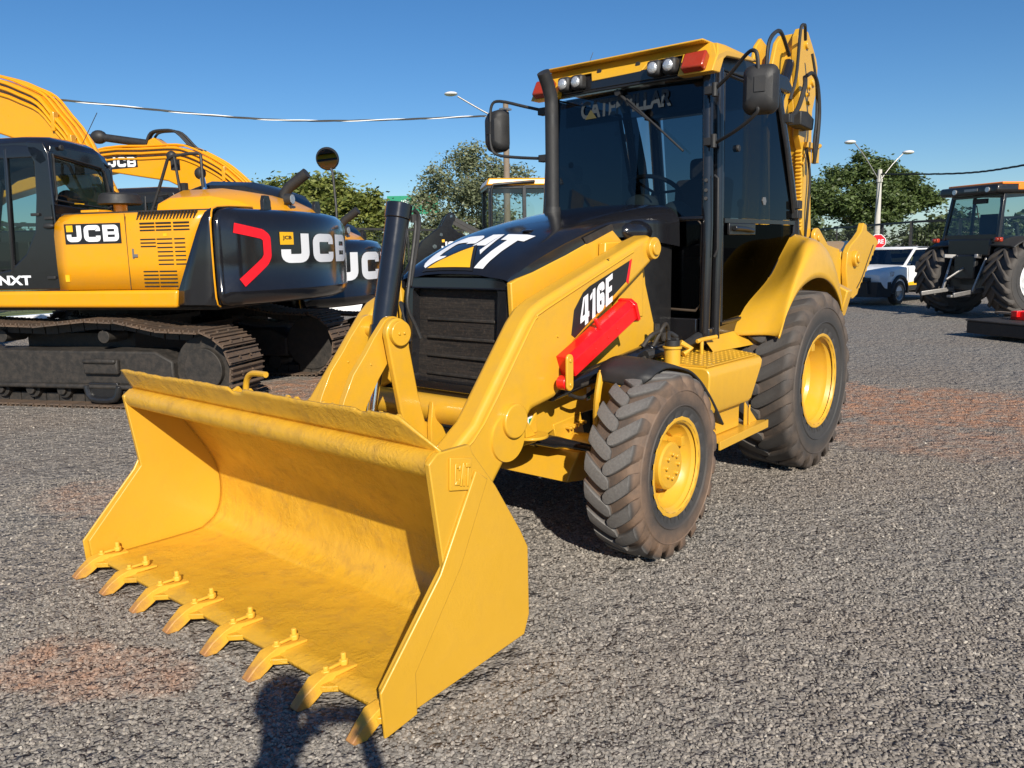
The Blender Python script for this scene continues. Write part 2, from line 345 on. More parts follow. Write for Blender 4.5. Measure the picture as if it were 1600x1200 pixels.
        if solid:
            q = o.modifiers.new('thick', 'SOLIDIFY'); q.thickness = solid; q.offset = -1
        if bevel:
            q = o.modifiers.new('bevel', 'BEVEL'); q.width = bevel; q.segments = seg; q.limit_method = 'ANGLE'; q.angle_limit = R(40); q.harden_normals = False
        return o
def crspline(P, k):
    out = []; n = len(P)
    for i in range(n-1):
        a, b, c, d = P[max(i-1, 0)], P[i], P[i+1], P[min(i+2, n-1)]
        for j in range(k):
            t = j/k; out.append(.5*((2*b)+(c-a)*t+(2*a-5*b+4*c-d)*t*t+(3*b-a-3*c+d)*t**3))
    out.append(P[-1]); return out
def empty(name, loc=(0, 0, 0), rz=0):
    o = bpy.data.objects.new(name, None); COL.objects.link(o); o.location = loc; o.rotation_euler = (0, 0, rz); o.empty_display_size = .3; return o
def tag(o, label=None, cat=None, group=None, kind=None):
    for k, v in (('label', label), ('category', cat), ('group', group), ('kind', kind)):
        if v: o[k] = v
    return o
def kids(o): return [c for c in bpy.data.objects if c.parent == o]
def copy_tree(o, parent=None):
    c = o.copy(); COL.objects.link(c); c.parent = parent
    for ch in kids(o): copy_tree(ch, c)
    return c
def relocal(o, par):   # parts are modelled in the thing's own frame, so a plain parent is enough
    o.parent = par; return o
# ---- lettering: strokes and the built-in font, as flat triangles in (u, v)
def stroke(pts, w, rc=.0, n=5):
    """thick polyline -> quads in 2D, corners rounded by radius rc"""
    P = [Vector(p) for p in pts]; Q = [P[0]]
    for i in range(1, len(P)-1):
        a, b, c = P[i-1], P[i], P[i+1]; d1 = (a-b); d2 = (c-b); r = min(rc, d1.length*.5, d2.length*.5)
        if r <= 1e-4: Q.append(b); continue
        s0 = b+d1.normalized()*r; e0 = b+d2.normalized()*r
        for k in range(n+1):
            t = k/n; Q.append(s0*(1-t)**2+b*2*t*(1-t)+e0*t*t)
    Q.append(P[-1]); out = []
    L = []; Rr = []
    for i, q in enumerate(Q):
        t1 = (q-Q[i-1]).normalized() if i else (Q[1]-Q[0]).normalized()
        t2 = (Q[i+1]-q).normalized() if i < len(Q)-1 else t1
        nn = Vector((-t1.y-t2.y, t1.x+t2.x))/2; nn = nn/max(.2, nn.length_squared)
        L.append(q+nn*w/2); Rr.append(q-nn*w/2)
    for i in range(len(Q)-1): out.append([L[i], L[i+1], Rr[i+1], Rr[i]])
    return out
def quads_to_mesh(polys, fn, mb, m=0, maxlen=.15):
    """map 2D polygons to the surface; long quads are subdivided so that they bend"""
    for q in polys:
        if len(q) == 4:
            a, b, c, d = [Vector(x) for x in q]
            nu = max(1, int(max((b-a).length, (c-d).length)/maxlen)+1); nv = max(1, int(max((d-a).length, (c-b).length)/maxlen)+1)
            mb.grid(lambda s, t: fn(*(((a*(1-s)+b*s)*(1-t)+(d*(1-s)+c*s)*t))), nu+1, nv+1, m)
        else: mb.add([fn(*x) for x in q], [tuple(range(len(q)))], m)
def letters_J():
    return stroke([(.80, 1), (.80, .15), (.15, .15), (.15, .46)], .30, .22)
def letters_C():
    return stroke([(.90, .64), (.90, .86), (.15, .86), (.15, .14), (.90, .14), (.90, .36)], .29, .20)
def letters_B():
    return [[(0, 0), (.30, 0), (.30, 1), (0, 1)]]+stroke([(.30, .875), (.86, .875), (.86, .50)], .25, .17)+stroke([(.30, .125), (.87, .125), (.87, .50)], .25, .17)+[[(.30, .41), (.735, .41), (.735, .59), (.30, .59)]]
def shift(polys, dx, sx=1): return [[(x*sx+dx, y) for x, y in q] for q in polys]
def JCB():
    return shift(letters_J(), 0)+shift(letters_C(), 1.10)+shift(letters_B(), 2.30)
_fc = {}
def font_tris(text, bold=.0, shear=0):
    k = (text, bold, shear)
    if k in _fc: return _fc[k]
    cu = bpy.data.curves.new('t', 'FONT'); cu.body = text; cu.offset = bold; cu.shear = shear; cu.resolution_u = 3; cu.fill_mode = 'FRONT'
    ob = bpy.data.objects.new('t', cu); me = bpy.data.meshes.new_from_object(ob)
    vs = [v.co.xy.copy() for v in me.vertices]; fs = [tuple(p.vertices) for p in me.polygons]
    x0 = min(v.x for v in vs); x1 = max(v.x for v in vs); y0 = min(v.y for v in vs); y1 = max(v.y for v in vs)
    vs = [((v.x-x0)/(x1-x0), (v.y-y0)/(y1-y0)) for v in vs]
    bpy.data.objects.remove(ob); bpy.data.curves.remove(cu); bpy.data.meshes.remove(me)
    _fc[k] = (vs, fs); return _fc[k]
def font_on(mb, text, fn, bold=.02, shear=0, m=0):
    vs, fs = font_tris(text, bold, shear); mb.add([fn(*v) for v in vs], fs, m)
def quad_fn(p00, p10, p11, p01, lift=0, size=(1, 1)):
    a, b, c, d = [Vector(x) for x in (p00, p10, p11, p01)]; n = (b-a).cross(d-a).normalized()*lift
    return lambda u, v: tuple(((a*(1-u/size[0])+b*(u/size[0]))*(1-v/size[1])+(d*(1-u/size[0])+c*(u/size[0]))*(v/size[1]))+n)
# ================================================================ THE YELLOW BACKHOE LOADER
L = tag(empty('backhoe_loader'), 'large yellow backhoe loader with red boom lock and toothed front bucket on the gravel', 'backhoe loader')

# ---- bucket
def bucket():
    side = [(1.726, .866), (1.684, .897), (1.527, .897), (1.512, .862), (1.397, .719), (1.26, .511), (1.215, .43), (1.213, .15), (1.245, .075), (1.823, .03), (1.955, .012), (1.966, .165), (1.672, .49)]
    path = [(1.93, .045), (1.43, .045), (1.335, .065), (1.27, .115), (1.232, .19), (1.222, .29), (1.232, .40), (1.285, .515), (1.41, .70), (1.50, .815), (1.56, .86), (1.66, .895)]
    b = MB()
    # curved shell, inner face along path, fine enough to carry dents
    pp = [Vector((x, 0, z)) for x, z in crspline([Vector((x, z)) for x, z in path], 4)] if False else None
    P = crspline([Vector((x, 0, z)) for x, z in path], 4)
    rnd = random.Random(3)
    ph = [(rnd.uniform(0, 6), rnd.uniform(3, 9), rnd.uniform(3, 9)) for _ in range(5)]
    def dent(y, s): return sum(.0016*math.sin(a+y*f+s*g) for a, f, g in ph)
    ny = 60; vs = []
    for i, p in enumerate(P):
        t = (P[min(i+1, len(P)-1)]-P[max(i-1, 0)]).normalized(); n = Vector((-t.z, 0, t.x))  # points outward (down / back)
        n = -Vector((t.z, 0, -t.x))
        for j in range(ny):
            y = -1.11+2.22*j/(ny-1); vs.append(Vector((p.x, y, p.z))+n*dent(y, i*.12))
    fs = [(i*ny+j, (i+1)*ny+j, (i+1)*ny+j+1, i*ny+j+1) for i in range(len(P)-1) for j in range(ny-1)]
    b.add(vs, fs)
    o = b.make('bucket', 'bucket', L, sharp=50, fixn=True)
    q = o.modifiers.new('thick', 'SOLIDIFY'); q.thickness = .02; q.offset = 1
    for sgn in (-1, 1):
        s = MB(); s.prism(side, 'y', sgn*1.105, sgn*1.13)
        # front edge wear plate on the outside
        s.prism([(1.45, .757), (1.51, .80), (1.70, .474), (1.985, .165), (1.975, .0), (1.83, .02), (1.83, .17), (1.60, .47)][::1], 'y', sgn*1.1302, sgn*1.142)
        so_ = s.make('side_plate', 'bucketout', o, bevel=.004)
        if sgn == 1:
            e = MB(); e.prism([(1.634, .872), (1.525, .85), (1.533, .735), (1.640, .757)], 'y', 1.131, 1.139)
            f = quad_fn((1.622, 1.1395, .770), (1.542, 1.1395, .752), (1.535, 1.1395, .835), (1.616, 1.1395, .853), size=(2.05, 1))
            def ff(u, v): return f(u, v)
            for lt in (stroke([(.60, .66), (.60, .86), (.14, .86), (.14, .14), (.60, .14), (.60, .34)], .2), shift([[(0, 0), (.22, 0), (.42, 1), (.24, 1)], [(.42, 1), (.60, 0), (.38, 0), (.30, .6)]], .74), shift([[(0, 1), (.6, 1), (.6, .8), (0, .8)], [(.2, .8), (.4, .8), (.4, 0), (.2, 0)]], 1.40)):
                for q4 in lt:
                    pts = [Vector(f(*p)) for p in q4]; n = Vector((0, 1, 0))*.006
                    k = len(pts); e.add([tuple(p) for p in pts]+[tuple(p+n) for p in pts], [tuple(range(k)), tuple(range(2*k-1, k-1, -1))]+[(i, i+k, (i+1) % k+k, (i+1) % k) for i in range(k)])
            e.make('embossed_badge', 'yellow', o, bevel=.003)
    # rolled top lip
    t = MB(); t.tube([(1.675, y, .852) for y in np.linspace(-1.104, 1.104, 24)], .048, 18)
    t.make('top_lip_tube', 'bucket', o)
    # spill guard with a battered edge
    g = MB(); rg = random.Random(5); n = 90; zt = []
    for i in range(n):
        y = -1.125+2.25*i/(n-1)
        top = 1.000+.012*(y+1.1)/2+.002*math.sin(y*11)+.0012*math.sin(y*41+1)+rg.uniform(-.0016, .0016)
        if abs(y+.05) < .05: top -= .016
        if abs(y-.78) < .03: top -= .012
        if y > .96: top = min(top, 1.02-(y-.96)*.72)
        zt.append((y, top))
    def gf(u, v):
        i = min(n-1, int(round(u*(n-1)))); y, top = zt[i]; z = .895+(top-.895)*v
        x = 1.668+.50*(z-.895)+.004*math.sin(y*5)*v+.0012*math.sin(y*31)*v
        return (x, y, z)
    g.grid(gf, n, 7); g.make('spill_guard', 'bucket', o, solid=.010, sharp=60)
    # cutting edge, scalloped between the teeth
    ty = [-1.075+.3071*k for k in range(8)]
    e = MB(); pts = []
    for y in np.linspace(-1.125, 1.125, 121):
        d = min(abs(y-q) for q in ty)
        s_ = max(0, min(1, (d-.03)/.1235)); x = 1.975-.085*math.sin(s_*math.pi/2)
        pts.append((x, y))
    poly = [(1.79, -1.1255), (1.79, 1.1255)]+[(x, y) for x, y in reversed(pts)]
    e.prism([(a, c) for a, c in poly], 'z', .038, .062); e.make('cutting_edge', 'bucket', o, bevel=.004)
    for k, y in enumerate(ty):
        q = MB(); prof = [(1.80, .0635), (1.80, .074), (1.88, .082), (1.935, .092), (1.98, .082), (2.03, .050), (2.072, .014), (2.062, .002), (2.02, .004), (1.985, .022), (1.965, .036), (1.90, .0635)]
        secs = []
        for sy, sc in ((-1, 1), (1, 1)):
            secs.append([Vector((x-1.85, sy*(.024 if x < 1.94 else (.031 if x < 2.03 else .019)), z)) for x, z in prof])
        q.loft(secs)
        for bx, h in ((1.845, .050), (1.925, .030)):
            q.cyl((bx-1.85, 0, .080), (bx-1.85, 0, .080+h), .012, n=6); q.cyl((bx-1.85, 0, .083), (bx-1.85, 0, .083+h*.45), .019, n=6)
        q.box((1.885-1.85, 0, .094), (.075, .014, .012))
        th = q.make('tooth', 'tip', o, bevel=.004); th.location = (1.85, y, 0)
    h = MB(); h.tube([(1.50, -.335, .86), (1.50, -.33, .95), (1.50, -.31, 1.0), (1.50, -.27, 1.025), (1.50, -.21, 1.03), (1.50, -.155, 1.03)], .014, 10, smooth=4)
    h.make('lifting_hook', 'yellow', o)
    # ears on the back of the bucket for the linkage
    r = MB()
    for y in (-.17, -.10, .10, .17, -.60, -.49, .49, .60):
        r.cut(); r.prism([(1.46, .80), (1.50, .86), (1.38, .92), (1.22, .72), (1.14, .45), (1.17, .26), (1.205, .28), (1.215, .42), (1.265, .53)], 'y', y-.011, y+.011)
    r.each('mounting_ear', 'yellow', o, bevel=.004)
bucket()

# ---- lift arms
def arm(sg):
    prof = [(-.60, 1.50), (-.635, 1.555), (-.60, 1.615), (-.54, 1.635), (-.43, 1.607), (.45, 1.325), (.535, 1.285), (.60, 1.225), (.955, .80), (1.12, .69), (1.20, .60), (1.185, .46), (1.05, .40), (.832, .495), (.735, .60), (.69, .645), (.62, .66), (.60, .735), (.545, .80), (.36, .83), (.27, .885), (.25, .99), (.19, 1.09), (-.367, 1.375)]
    b = MB(); y0, y1 = sorted((sg*.485, sg*.62)); b.prism(prof, 'y', y0, y1)
    o = b.make('lift_arm', 'yellow', L, bevel=.03, seg=5)
    # raised plate edge along the outer face (weld line), drawn in from the ridge
    w = MB(); lines = [[(-.36, 1.545), (.42, 1.285), (.50, 1.245), (.56, 1.19), (.90, .79), (1.06, .68)]]
    for ln in lines: w.tube([(x, sg*.6205, z) for x, z in ln], .006, 6, smooth=3)
    w.lathe([(0, .012), (.115, .012), (.118, 0)], (.735, sg*.619, .70), (0, sg, 0), 32)
    w.make('weld_seam', 'yellow', o)
    c = MB(); c.cyl((.70, sg*.615, .775), (.70, sg*.652, .775), .082, n=40); c.make('cross_tube_cap', 'yellow', o, bevel=.006)
    p = MB(); p.cyl((-.558, sg*.60, 1.562), (-.558, sg*.645, 1.562), .062, n=32); p.cyl((-.558, sg*.64, 1.562), (-.558, sg*.660, 1.562), .040, n=24); p.make('pivot_pin', 'yellow', o, bevel=.004)
    return o
for sg in (1, -1):
    a = arm(sg)
    if sg == 1:
        d = MB(); dl = .6215
        pol = [(-.322, 1.497), (-.287, 1.384), (.195, 1.118), (.225, 1.135), (.20, 1.26), (.12, 1.345), (.06, 1.375)]
        d.prism([(x, z) for x, z in pol], 'y', .620, .6225)
        d.make('model_decal', 'vblack', a)
        r_ = MB(); r_.prism([(-.345, 1.507), (-.322, 1.497), (-.287, 1.384), (-.31, 1.37)], 'y', .620, .6229); r_.make('red_decal_stripe', 'vred', a)
        t = MB(); f = quad_fn((.145, .6245, 1.165), (-.150, .6245, 1.292), (-.150, .6245, 1.432), (.145, .6245, 1.305))
        def f2(u, v, f=f):   # characters lean back a little
            p = f(u, v); return p
        f2 = quad_fn((.150, .6245, 1.158), (-.160, .6245, 1.290), (-.160, .6245, 1.440), (.150, .6245, 1.308), size=(2.75, 1))
        g4 = [[(.36, 1), (.62, 1), (.62, 0), (.36, 0)], [(.36, 1), (.24, 1), (0, .38), (.16, .38)], [(0, .19), (.36, .19), (.36, .38), (0, .38)], [(.62, .19), (.70, .19), (.70, .38), (.62, .38)]]
        g1 = [[(.16, 0), (.42, 0), (.42, 1), (.22, 1)], [(0, .70), (.16, .74), (.20, .94), (.0, .86)]]
        g6 = stroke([(.51, .68), (.51, .88), (.125, .88), (.125, .12), (.51, .12), (.51, .51), (.25, .51)], .24, .10)
        gE = [[(0, 0), (.25, 0), (.25, 1), (0, 1)], [(.25, .8), (.58, .8), (.58, 1), (.25, 1)], [(.25, .41), (.52, .41), (.52, .60), (.25, .60)], [(.25, 0), (.58, 0), (.58, .2), (.25, .2)]]
        quads_to_mesh(shift(g4, .0)+shift(g1, .78)+shift(g6, 1.32)+shift(gE, 2.06), f2, t, maxlen=9); t.make('model_lettering', 'whitem', a, fixn=False)
        rv = MB(); 
        for x, z in ((.34, 1.14), (-.12, 1.515)): rv.cut(); rv.cyl((x, .615, z), (x, .626, z), .006, n=10)
        rv.each('rivet', 'yellow', a)
# cross tube between the arms
b = MB(); b.cyl((.70, -.485, .775), (.70, .485, .775), .072, n=36); b.make('cross_tube', 'yellow', L)
b = MB()
for y in (.145,): b.prism([(.80, .71), (.78, .83), (.755, .745), (.72, .70), (.68, .62), (.72, .58), (.80, .60)], 'y', y, y+.03)
b.make('tube_bracket', 'yellow', L, bevel=.005)

# ---- tilt linkage in the middle: two curved levers, a straight link, the black cylinder
def lever(y0, y1):
    c = (.94, 1.19); prof = []
    for a in np.linspace(R(-40), R(150), 12): prof.append((c[0]+.072*math.cos(a), c[1]+.072*math.sin(a)))
    prof += [(.985+.02, 1.243-.02)][:0]
    prof = [(c[0]-.060*math.cos(R(0)), c[1]-.03)]+[(c[0]+.072*math.cos(a), c[1]+.072*math.sin(a)) for a in np.linspace(R(170), R(35), 10)]
    prof += [(1.06, 1.165), (1.11, 1.10), (1.19, 1.01), (1.25, .90), (1.30, .78), (1.33, .66), (1.20, .64), (1.12, .85), (1.04, .97), (.955, 1.07)]
    b = MB(); b.prism(prof, 'y', y0, y1); return b
for (y0, y1) in ((.045, .080), (-.125, -.090)):
    b = lever(y0, y1); b.cyl((1.085, y1-.001, 1.045), (1.085, y1+.004, 1.045), .006, n=8)
    b.make('tilt_lever', 'yellow', L, bevel=.006)
b = MB(); cx, cz = .955, 1.185
prof = [(cx+.075*math.cos(a), cz+.075*math.sin(a)) for a in np.linspace(R(-25), R(205), 16)]
prof += [(.855, 1.08), (.79, .80), (.735, .745), (.655, .665), (.65, .60), (.70, .57), (.79, .585), (.90, .68), (.955, .77), (1.015, 1.08)]
prof = [(cx+.072*math.cos(a), cz+.072*math.sin(a)) for a in np.linspace(R(-20), R(200), 16)]+[(.885, 1.11), (.84, .88), (.80, .73), (.665, .665), (.65, .60), (.70, .56), (.80, .575), (.92, .70), (.955, .80), (1.01, 1.09)]
b.prism(prof, 'y', .100, .135)
b.make('straight_link', 'yellow', L, bevel=.007)
b = MB(); b.cyl((cx, .13, cz), (cx, .160, cz), .060, n=32)
for dx in (-.016, .016): b.cyl((cx+dx, .158, cz), (cx+dx, .166, cz), .008, n=8)
b.cut(); b.cyl((.70, .13, .615), (.70, .155, .615), .034, n=20); b.cut(); b.cyl((.94, -.13, 1.19), (.94, .10, 1.19), .035, n=20)
b.each('linkage_pin', 'yellow', L, bevel=.003)
b = MB(); top = Vector((.775, -.02, 1.80)); bot = Vector((.925, -.02, 1.16)); dr = (bot-top).normalized()
b.cyl(top, top+dr*.075, .066, n=32); b.cyl(top+dr*.073, bot, .059, n=32); b.cyl(bot-dr*.05, bot+dr*.10, .066, n=32)
b.cyl((.93, -.088, 1.17), (.93, .044, 1.17), .030, n=16)
cylo = b.make('tilt_cylinder', 'black', L, bevel=.004)
b = MB(); b.cyl(bot+dr*.05, bot+dr*.62, .026, n=24); b.make('piston_rod', 'chrome', cylo)
b = MB(); s_ = Vector((.045, .055, 0))
b.tube([top+Vector((-.07, .02, -.06)), (.72, .03, 1.68), (.80, .055, 1.42), (.82, .06, 1.30), (.78, .07, 1.20), (.76, .08, 1.14)], .010, 8, smooth=4)
b.tube([top+Vector((-.06, .04, -.03)), top+Vector((-.09, .04, -.10)), (.79, .05, 1.40)], .011, 8, smooth=4)
b.tube([(.70, -.10, 1.28), (.74, -.08, 1.31), (.77, -.02, 1.24), (.76, .0, 1.12)], .010, 8, smooth=4)
b.tube([(.66, -.12, 1.25), (.70, -.10, 1.30), (.735, -.05, 1.20), (.73, -.04, 1.10)], .010, 8, smooth=4)
b.cyl(top+Vector((-.065, .03, -.05)), top+Vector((-.065, .03, -.09)), .018, n=10)
b.make('hydraulic_hose', 'blackm', cylo)

# ---- grille (radiator guard)
def rrect(hw, z0, z1, r, n=6):
    out = []
    for cx, cz, a0 in ((hw-r, z1-r, 0), (-hw+r, z1-r, 90), (-hw+r, z0+r, 180), (hw-r, z0+r, 270)):
        for k in range(n+1):
            a = R(a0+90*k/n); out.append((cx+r*math.cos(a), cz+r*math.sin(a)))
    return out
def gx(z, d=0): return .475-.045*(z-.8)/.63-d
o1 = rrect(.395, .80, 1.435, .07); o2 = rrect(.375, .82, 1.425, .06); i1 = rrect(.315, .86, 1.375, .03); i2 = rrect(.305, .87, 1.365, .03)
b = MB()
b.loft([[(gx(z, .30), y, z) for y, z in o1], [(gx(z, .03), y, z) for y, z in o1], [(gx(z, .0), y, z) for y, z in o2], [(gx(z, .0), y, z) for y, z in i1], [(gx(z, .05), y, z) for y, z in i2]], cap=False)
gr = b.make('grille', 'black', L, sharp=50)
b = MB(); b.grid(lambda u, v: (gx(.85+.54*v, .048)+.004*math.sin(v*9+u*3), -.31+.62*u, .85+.54*v), 12, 12); b.make('radiator_screen', 'screen', gr)
b = MB()
for z in (.90, 1.00, 1.10, 1.20): b.box((gx(z, .040), .02, z), (.012, .50, .016))
b.make('screen_rib', 'dark', gr, bevel=.004)
b = MB(); b.prism([(.44, .78), (.46, .81), (.20, .83), (.20, .70), (.34, .66)], 'y', -.30, .30); b.make('lower_shroud', 'dark', L)

# ---- hood
HX = [.445, .43, .38, .28, .15, 0, -.2, -.4, -.6, -.8, -1.0, -1.16]
HT = [1.448, 1.475, 1.512, 1.565, 1.620, 1.675, 1.725, 1.765, 1.797, 1.822, 1.843, 1.85]
HB = [1.40, 1.408, 1.424, 1.455, 1.492, 1.535, 1.598, 1.655, 1.66, 1.64, 1.62, 1.60]
HW = [.395, .403, .41, .415, .418, .42, .42, .42, .425, .44, .46, .47]
def hsec(x, zt, zb, w):
    out = []; n = 26; r = .15
    P = [(-w, zb-.03), (-w, zb), (-w+.004, zb+(zt-zb)*.38)]
    for k in range(1, 8):
        a = math.pi/2*k/8; P.append((-w+r*(1-math.cos(a)), zt-.018-(zt-zb)*.55*(1-math.sin(a))))
    P += [(-w*.5, zt-.006), (-w*.25, zt-.001), (0, zt)]
    return [(x, y, z) for y, z in P]+[(x, -y, z) for y, z in reversed(P[:-1])]
b = MB(); b.loft([[(.40, y, z) for x, y, z in hsec(.44, 1.44, 1.385, .385)]]+[hsec(*q) for q in zip(HX, HT, HB, HW)], cap=True)
hood = b.make('hood', 'black', L, sharp=40)
hv = [Vector(v) for v in b.v]; hbvh = BVHTree.FromPolygons(hv, [f for f in b.f])
def on_hood(x, y, lift=.003):
    h, n, i, d = hbvh.ray_cast(Vector((x, y, 3)), Vector((0, 0, -1)))
    if h is None: return (x, y, 1.5)
    if n.z < 0: n = -n
    return tuple(h+n*lift)
# logo: read from in front, u to the machine's left, v backwards
def hl(u, v, lift=.003, x0=.425, dx=-.36, y0=-.290, sc=.262): return on_hood(x0+dx*v, y0+u*sc, lift)
C_ = stroke([(.74, .66), (.74, .85), (.16, .85), (.16, .15), (.52, .15)], .27, .24)
C_ = [[(x+.0*y, y) for x, y in q] for q in C_]
A_ = [[(.98, 1), (1.26, 1), (1.26, .58), (.90, .58)], [(1.26, 1), (1.30, 1), (1.46, .30), (1.30, .42)], [(1.26, 1.0), (1.30, .42), (1.26, .58), (1.20, .60)][:0] or [(1.26, .9), (1.26, .58), (1.30, .42), (1.32, .7)]]
T_ = [[(1.40, 1), (2.14, 1), (2.08, .77), (1.46, .77)], [(1.64, .77), (1.92, .77), (1.90, 0), (1.66, 0)]]
b = MB(); quads_to_mesh(C_+A_[:1]+A_[1:2]+T_, hl, b, maxlen=.08); lo = b.make('hood_logo', 'whitem', hood, fixn=False)
b = MB(); tri = lambda ax, bx, tx, ty, lift: [((ax, 0), (bx, 0), (tx, ty))]
def trif(ax, bx, tx, ty, m_, lift):
    n = 12
    def g(u, v): 
        x = (ax+(tx-ax)*v)*(1-u)+(bx+(tx-bx)*v)*u; return hl(x, ty*v-(.03 if m_ else 0), lift)
    b.grid(g, n, n, 0)
trif(.20, 1.66, 1.0, .64, 1, .0045); b.make('logo_triangle_border', 'vblack', hood, fixn=False)
b = MB(); trif(.34, 1.56, 1.0, .53, 0, .006); b.make('logo_triangle', 'vyellow', hood, fixn=False)
# air scoop recess on the left flank of the hood
b = MB()
def hs(x, v, d):  # point on the left flank
    z = 1.60+.075*v+(-x-.30)*.25; return (x, .421+d-(.01 if v > .9 else 0), z)
b.loft([[(-.16, .424, 1.625), (-.44, .428, 1.705), (-.47, .424, 1.665), (-.20, .424, 1.58)], [(-.18, .40, 1.618), (-.43, .40, 1.695), (-.45, .40, 1.668), (-.21, .40, 1.592)]], cap=True)
b.make('air_scoop', 'dark', hood)
b = MB()
for x, y in ((.00, -.02),): b.ell(on_hood(x, .17, -.004), (.045, .035, .010))
b.make('hood_dimple', 'black', hood)
# black housing behind the hood down to the frame
b = MB(); b.prism([(-.35, 1.62), (-1.155, 1.60), (-1.155, .95), (-.35, .95)], 'y', -.43, .43); b.make('engine_housing', 'blacks', L, bevel=.03)
b = MB(); b.ell((-.72, .42, 1.66), (.16, .06, .07)); b.make('hood_corner_bulge', 'black', hood)
# exhaust stack with a slanted tip
b = MB(); b.tube([(-.635, -.15, 1.76), (-.636, -.15, 1.83)], [.056, .050], 24)
b.tube([(-.636, -.15, 1.80), (-.637, -.15, 2.1), (-.637, -.15, 2.45), (-.632, -.15, 2.50), (-.60, -.15, 2.57), (-.555, -.15, 2.635)], [.042, .042, .042, .042, .042, .040], 24)
b.make('exhaust_stack', 'blackm', L)

# ---- yellow flank panels, loader towers, chassis
for sg in (1, -1):
    b = MB(); y0, y1 = sorted((sg*.395, sg*.425))
    b.prism([(.425, .85), (.46, 1.405), (.40, 1.425), (.28, 1.452), (.15, 1.490), (0, 1.533), (-.2, 1.596), (-.45, 1.672), (-.53, 1.62), (-.60, 1.58), (-.60, .85)], 'y', y0, y1)
    b.make('flank_panel', 'yellow', L, bevel=.006)
    b = MB(); y0, y1 = sorted((sg*.43, sg*.478))
    b.prism([(-.28, 1.30), (-.30, 1.60), (-.60, 1.61), (-.70, 1.58), (-.735, 1.35), (-.84, 1.10), (-.95, .96), (-1.0, .84), (-.20, .80), (.02, .92), (.10, 1.05)], 'y', y0, y1)
    b.box((-.50, sg*.50, 1.36), (.26, .05, .40))
    b.make('loader_tower', 'yellow', L, bevel=.008)
b = MB()
for sg in (1, -1):
    y0, y1 = sorted((sg*.36, sg*.455))
    b.prism([(.52, .74), (.40, .84), (-.10, .93), (-.45, .93), (-1.2, .90), (-2.9, .90), (-2.9, .55), (-1.3, .50), (-.55, .50), (-.42, .60), (-.33, .66), (-.05, .655), (.12, .62), (.32, .57), (.50, .57)], 'y', y0, y1)
b.box((.36, 0, .70), (.22, .70, .10)); b.make('chassis_rail', 'yellow', L, bevel=.006)
b = MB(); b.cyl((.42, .50, .625), (.42, .50, .64), .095, n=24); b.prism([(.36, .64), (.36, .76), (.46, .64)], 'y', .49, .50); b.prism([(.50, .64), (.50, .74), (.42, .64)], 'y', .53, .54)
b.box((.43, .46, .68), (.10, .05, .11)); b.make('frame_bracket', 'yellow', L, bevel=.004)
b = MB(); b.box((.40, .4865, .70), (.045, .003, .055)); b.cut(); b.box((-.16, .4575, .76), (.035, .003, .075)); b.each('warning_label', 'white', L)
b = MB(); b.box((.40, .489, .70), (.028, .002, .035)); b.cut(); b.box((-.16, .460, .745), (.022, .002, .028)); b.each('label_symbol', 'green', L)
# front axle, steering rods, engine sump
b = MB(); b.tube([(0, -.80, .485), (0, -.55, .49), (0, -.30, .46), (0, 0, .44), (0, .30, .46), (0, .55, .49), (0, .80, .485)], [.11, .085, .09, .14, .09, .085, .11], 20)
b.prism([(.20, .42), (.24, .36), (.05, .33), (-.15, .38), (-.15, .46), (.12, .50)], 'y', -.55, .60); b.make('front_axle', 'yellow', L, bevel=.006)
b = MB(); b.tube([(.24, .20, .565), (.22, .52, .56), (.20, .56, .558), (.19, .72, .55)], [.034, .034, .026, .020], 14); b.cyl((.245, .14, .565), (.243, .20, .565), .042, n=14); b.cyl((.225, .36, .562), (.222, .39, .562), .046, n=14)
b.make('steering_rod', 'black', L)
b = MB(); b.box((-.2, 0, .55), (.7, .42, .30)); b.box((-1.2, 0, .58), (1.2, .5, .28)); b.box((.18, 0, .80), (.30, .68, .16)); b.make('drivetrain', 'dark', L, bevel=.03)
b = MB(); b.prism([(.14, .50), (.17, .64), (-.08, .66), (-.12, .52)], 'y', .30, .46)
for i in range(6): b.box((.06-.028*i, .475, .605+.002*i), (.012, .05, .016))
b.make('axle_step', 'yellow', L, bevel=.004)

# ---- red lift-arm lock stowed on the left arm, with its link plate
b = MB(); A0 = Vector((.335, .665, .995)); A1 = Vector((-.235, .665, 1.238))
d = (A1-A0).normalized(); up = Vector((-d.z, 0, d.x)); up = up if up.z > 0 else -up
def ch(p, w0=-.045, w1=.045, h0=-.058, h1=.050): return [p+Vector((0, w0, 0))+up*h0, p+Vector((0, w1, 0))+up*h0, p+Vector((0, w1, 0))+up*(h1-.03), p+Vector((0, w1-.03, 0))+up*h1, p+Vector((0, w0, 0))+up*h1]
b.loft([ch(A0), ch(A1)])
b.loft([ch(A1-d*.002, -.05, .055, -.07, .055), ch(A1+d*.022, -.05, .055, -.07, .055)])
for t_ in (.35, .55, .70): b.cyl(A0.lerp(A1, t_)+Vector((0, .044, -.02)), A0.lerp(A1, t_)+Vector((0, .049, -.02)), .006, n=8)
b.tube([A0.lerp(A1, .50)+up*.04+Vector((0, .02, 0)), A0.lerp(A1, .50)+up*.10+Vector((0, .01, 0))], .012, 8)
red = b.make('boom_lock', 'red', L, bevel=.004)
b = MB(); b.tube([(.385, .69, .985), (.36, .69, .985)], .001, 4) if False else None
pr_ = [(.375+.026*math.cos(a), 1.035+.026*math.sin(a)) for a in np.linspace(0, math.pi, 9)]+[(.375+.026*math.cos(a), .905+.026*math.sin(a)) for a in np.linspace(math.pi, 2*math.pi, 9)]
b.prism([(x, z) for x, z in pr_], 'y', .712, .724)
for z in (1.03, .91): b.cyl((.375, .722, z), (.375, .730, z), .011, n=10)
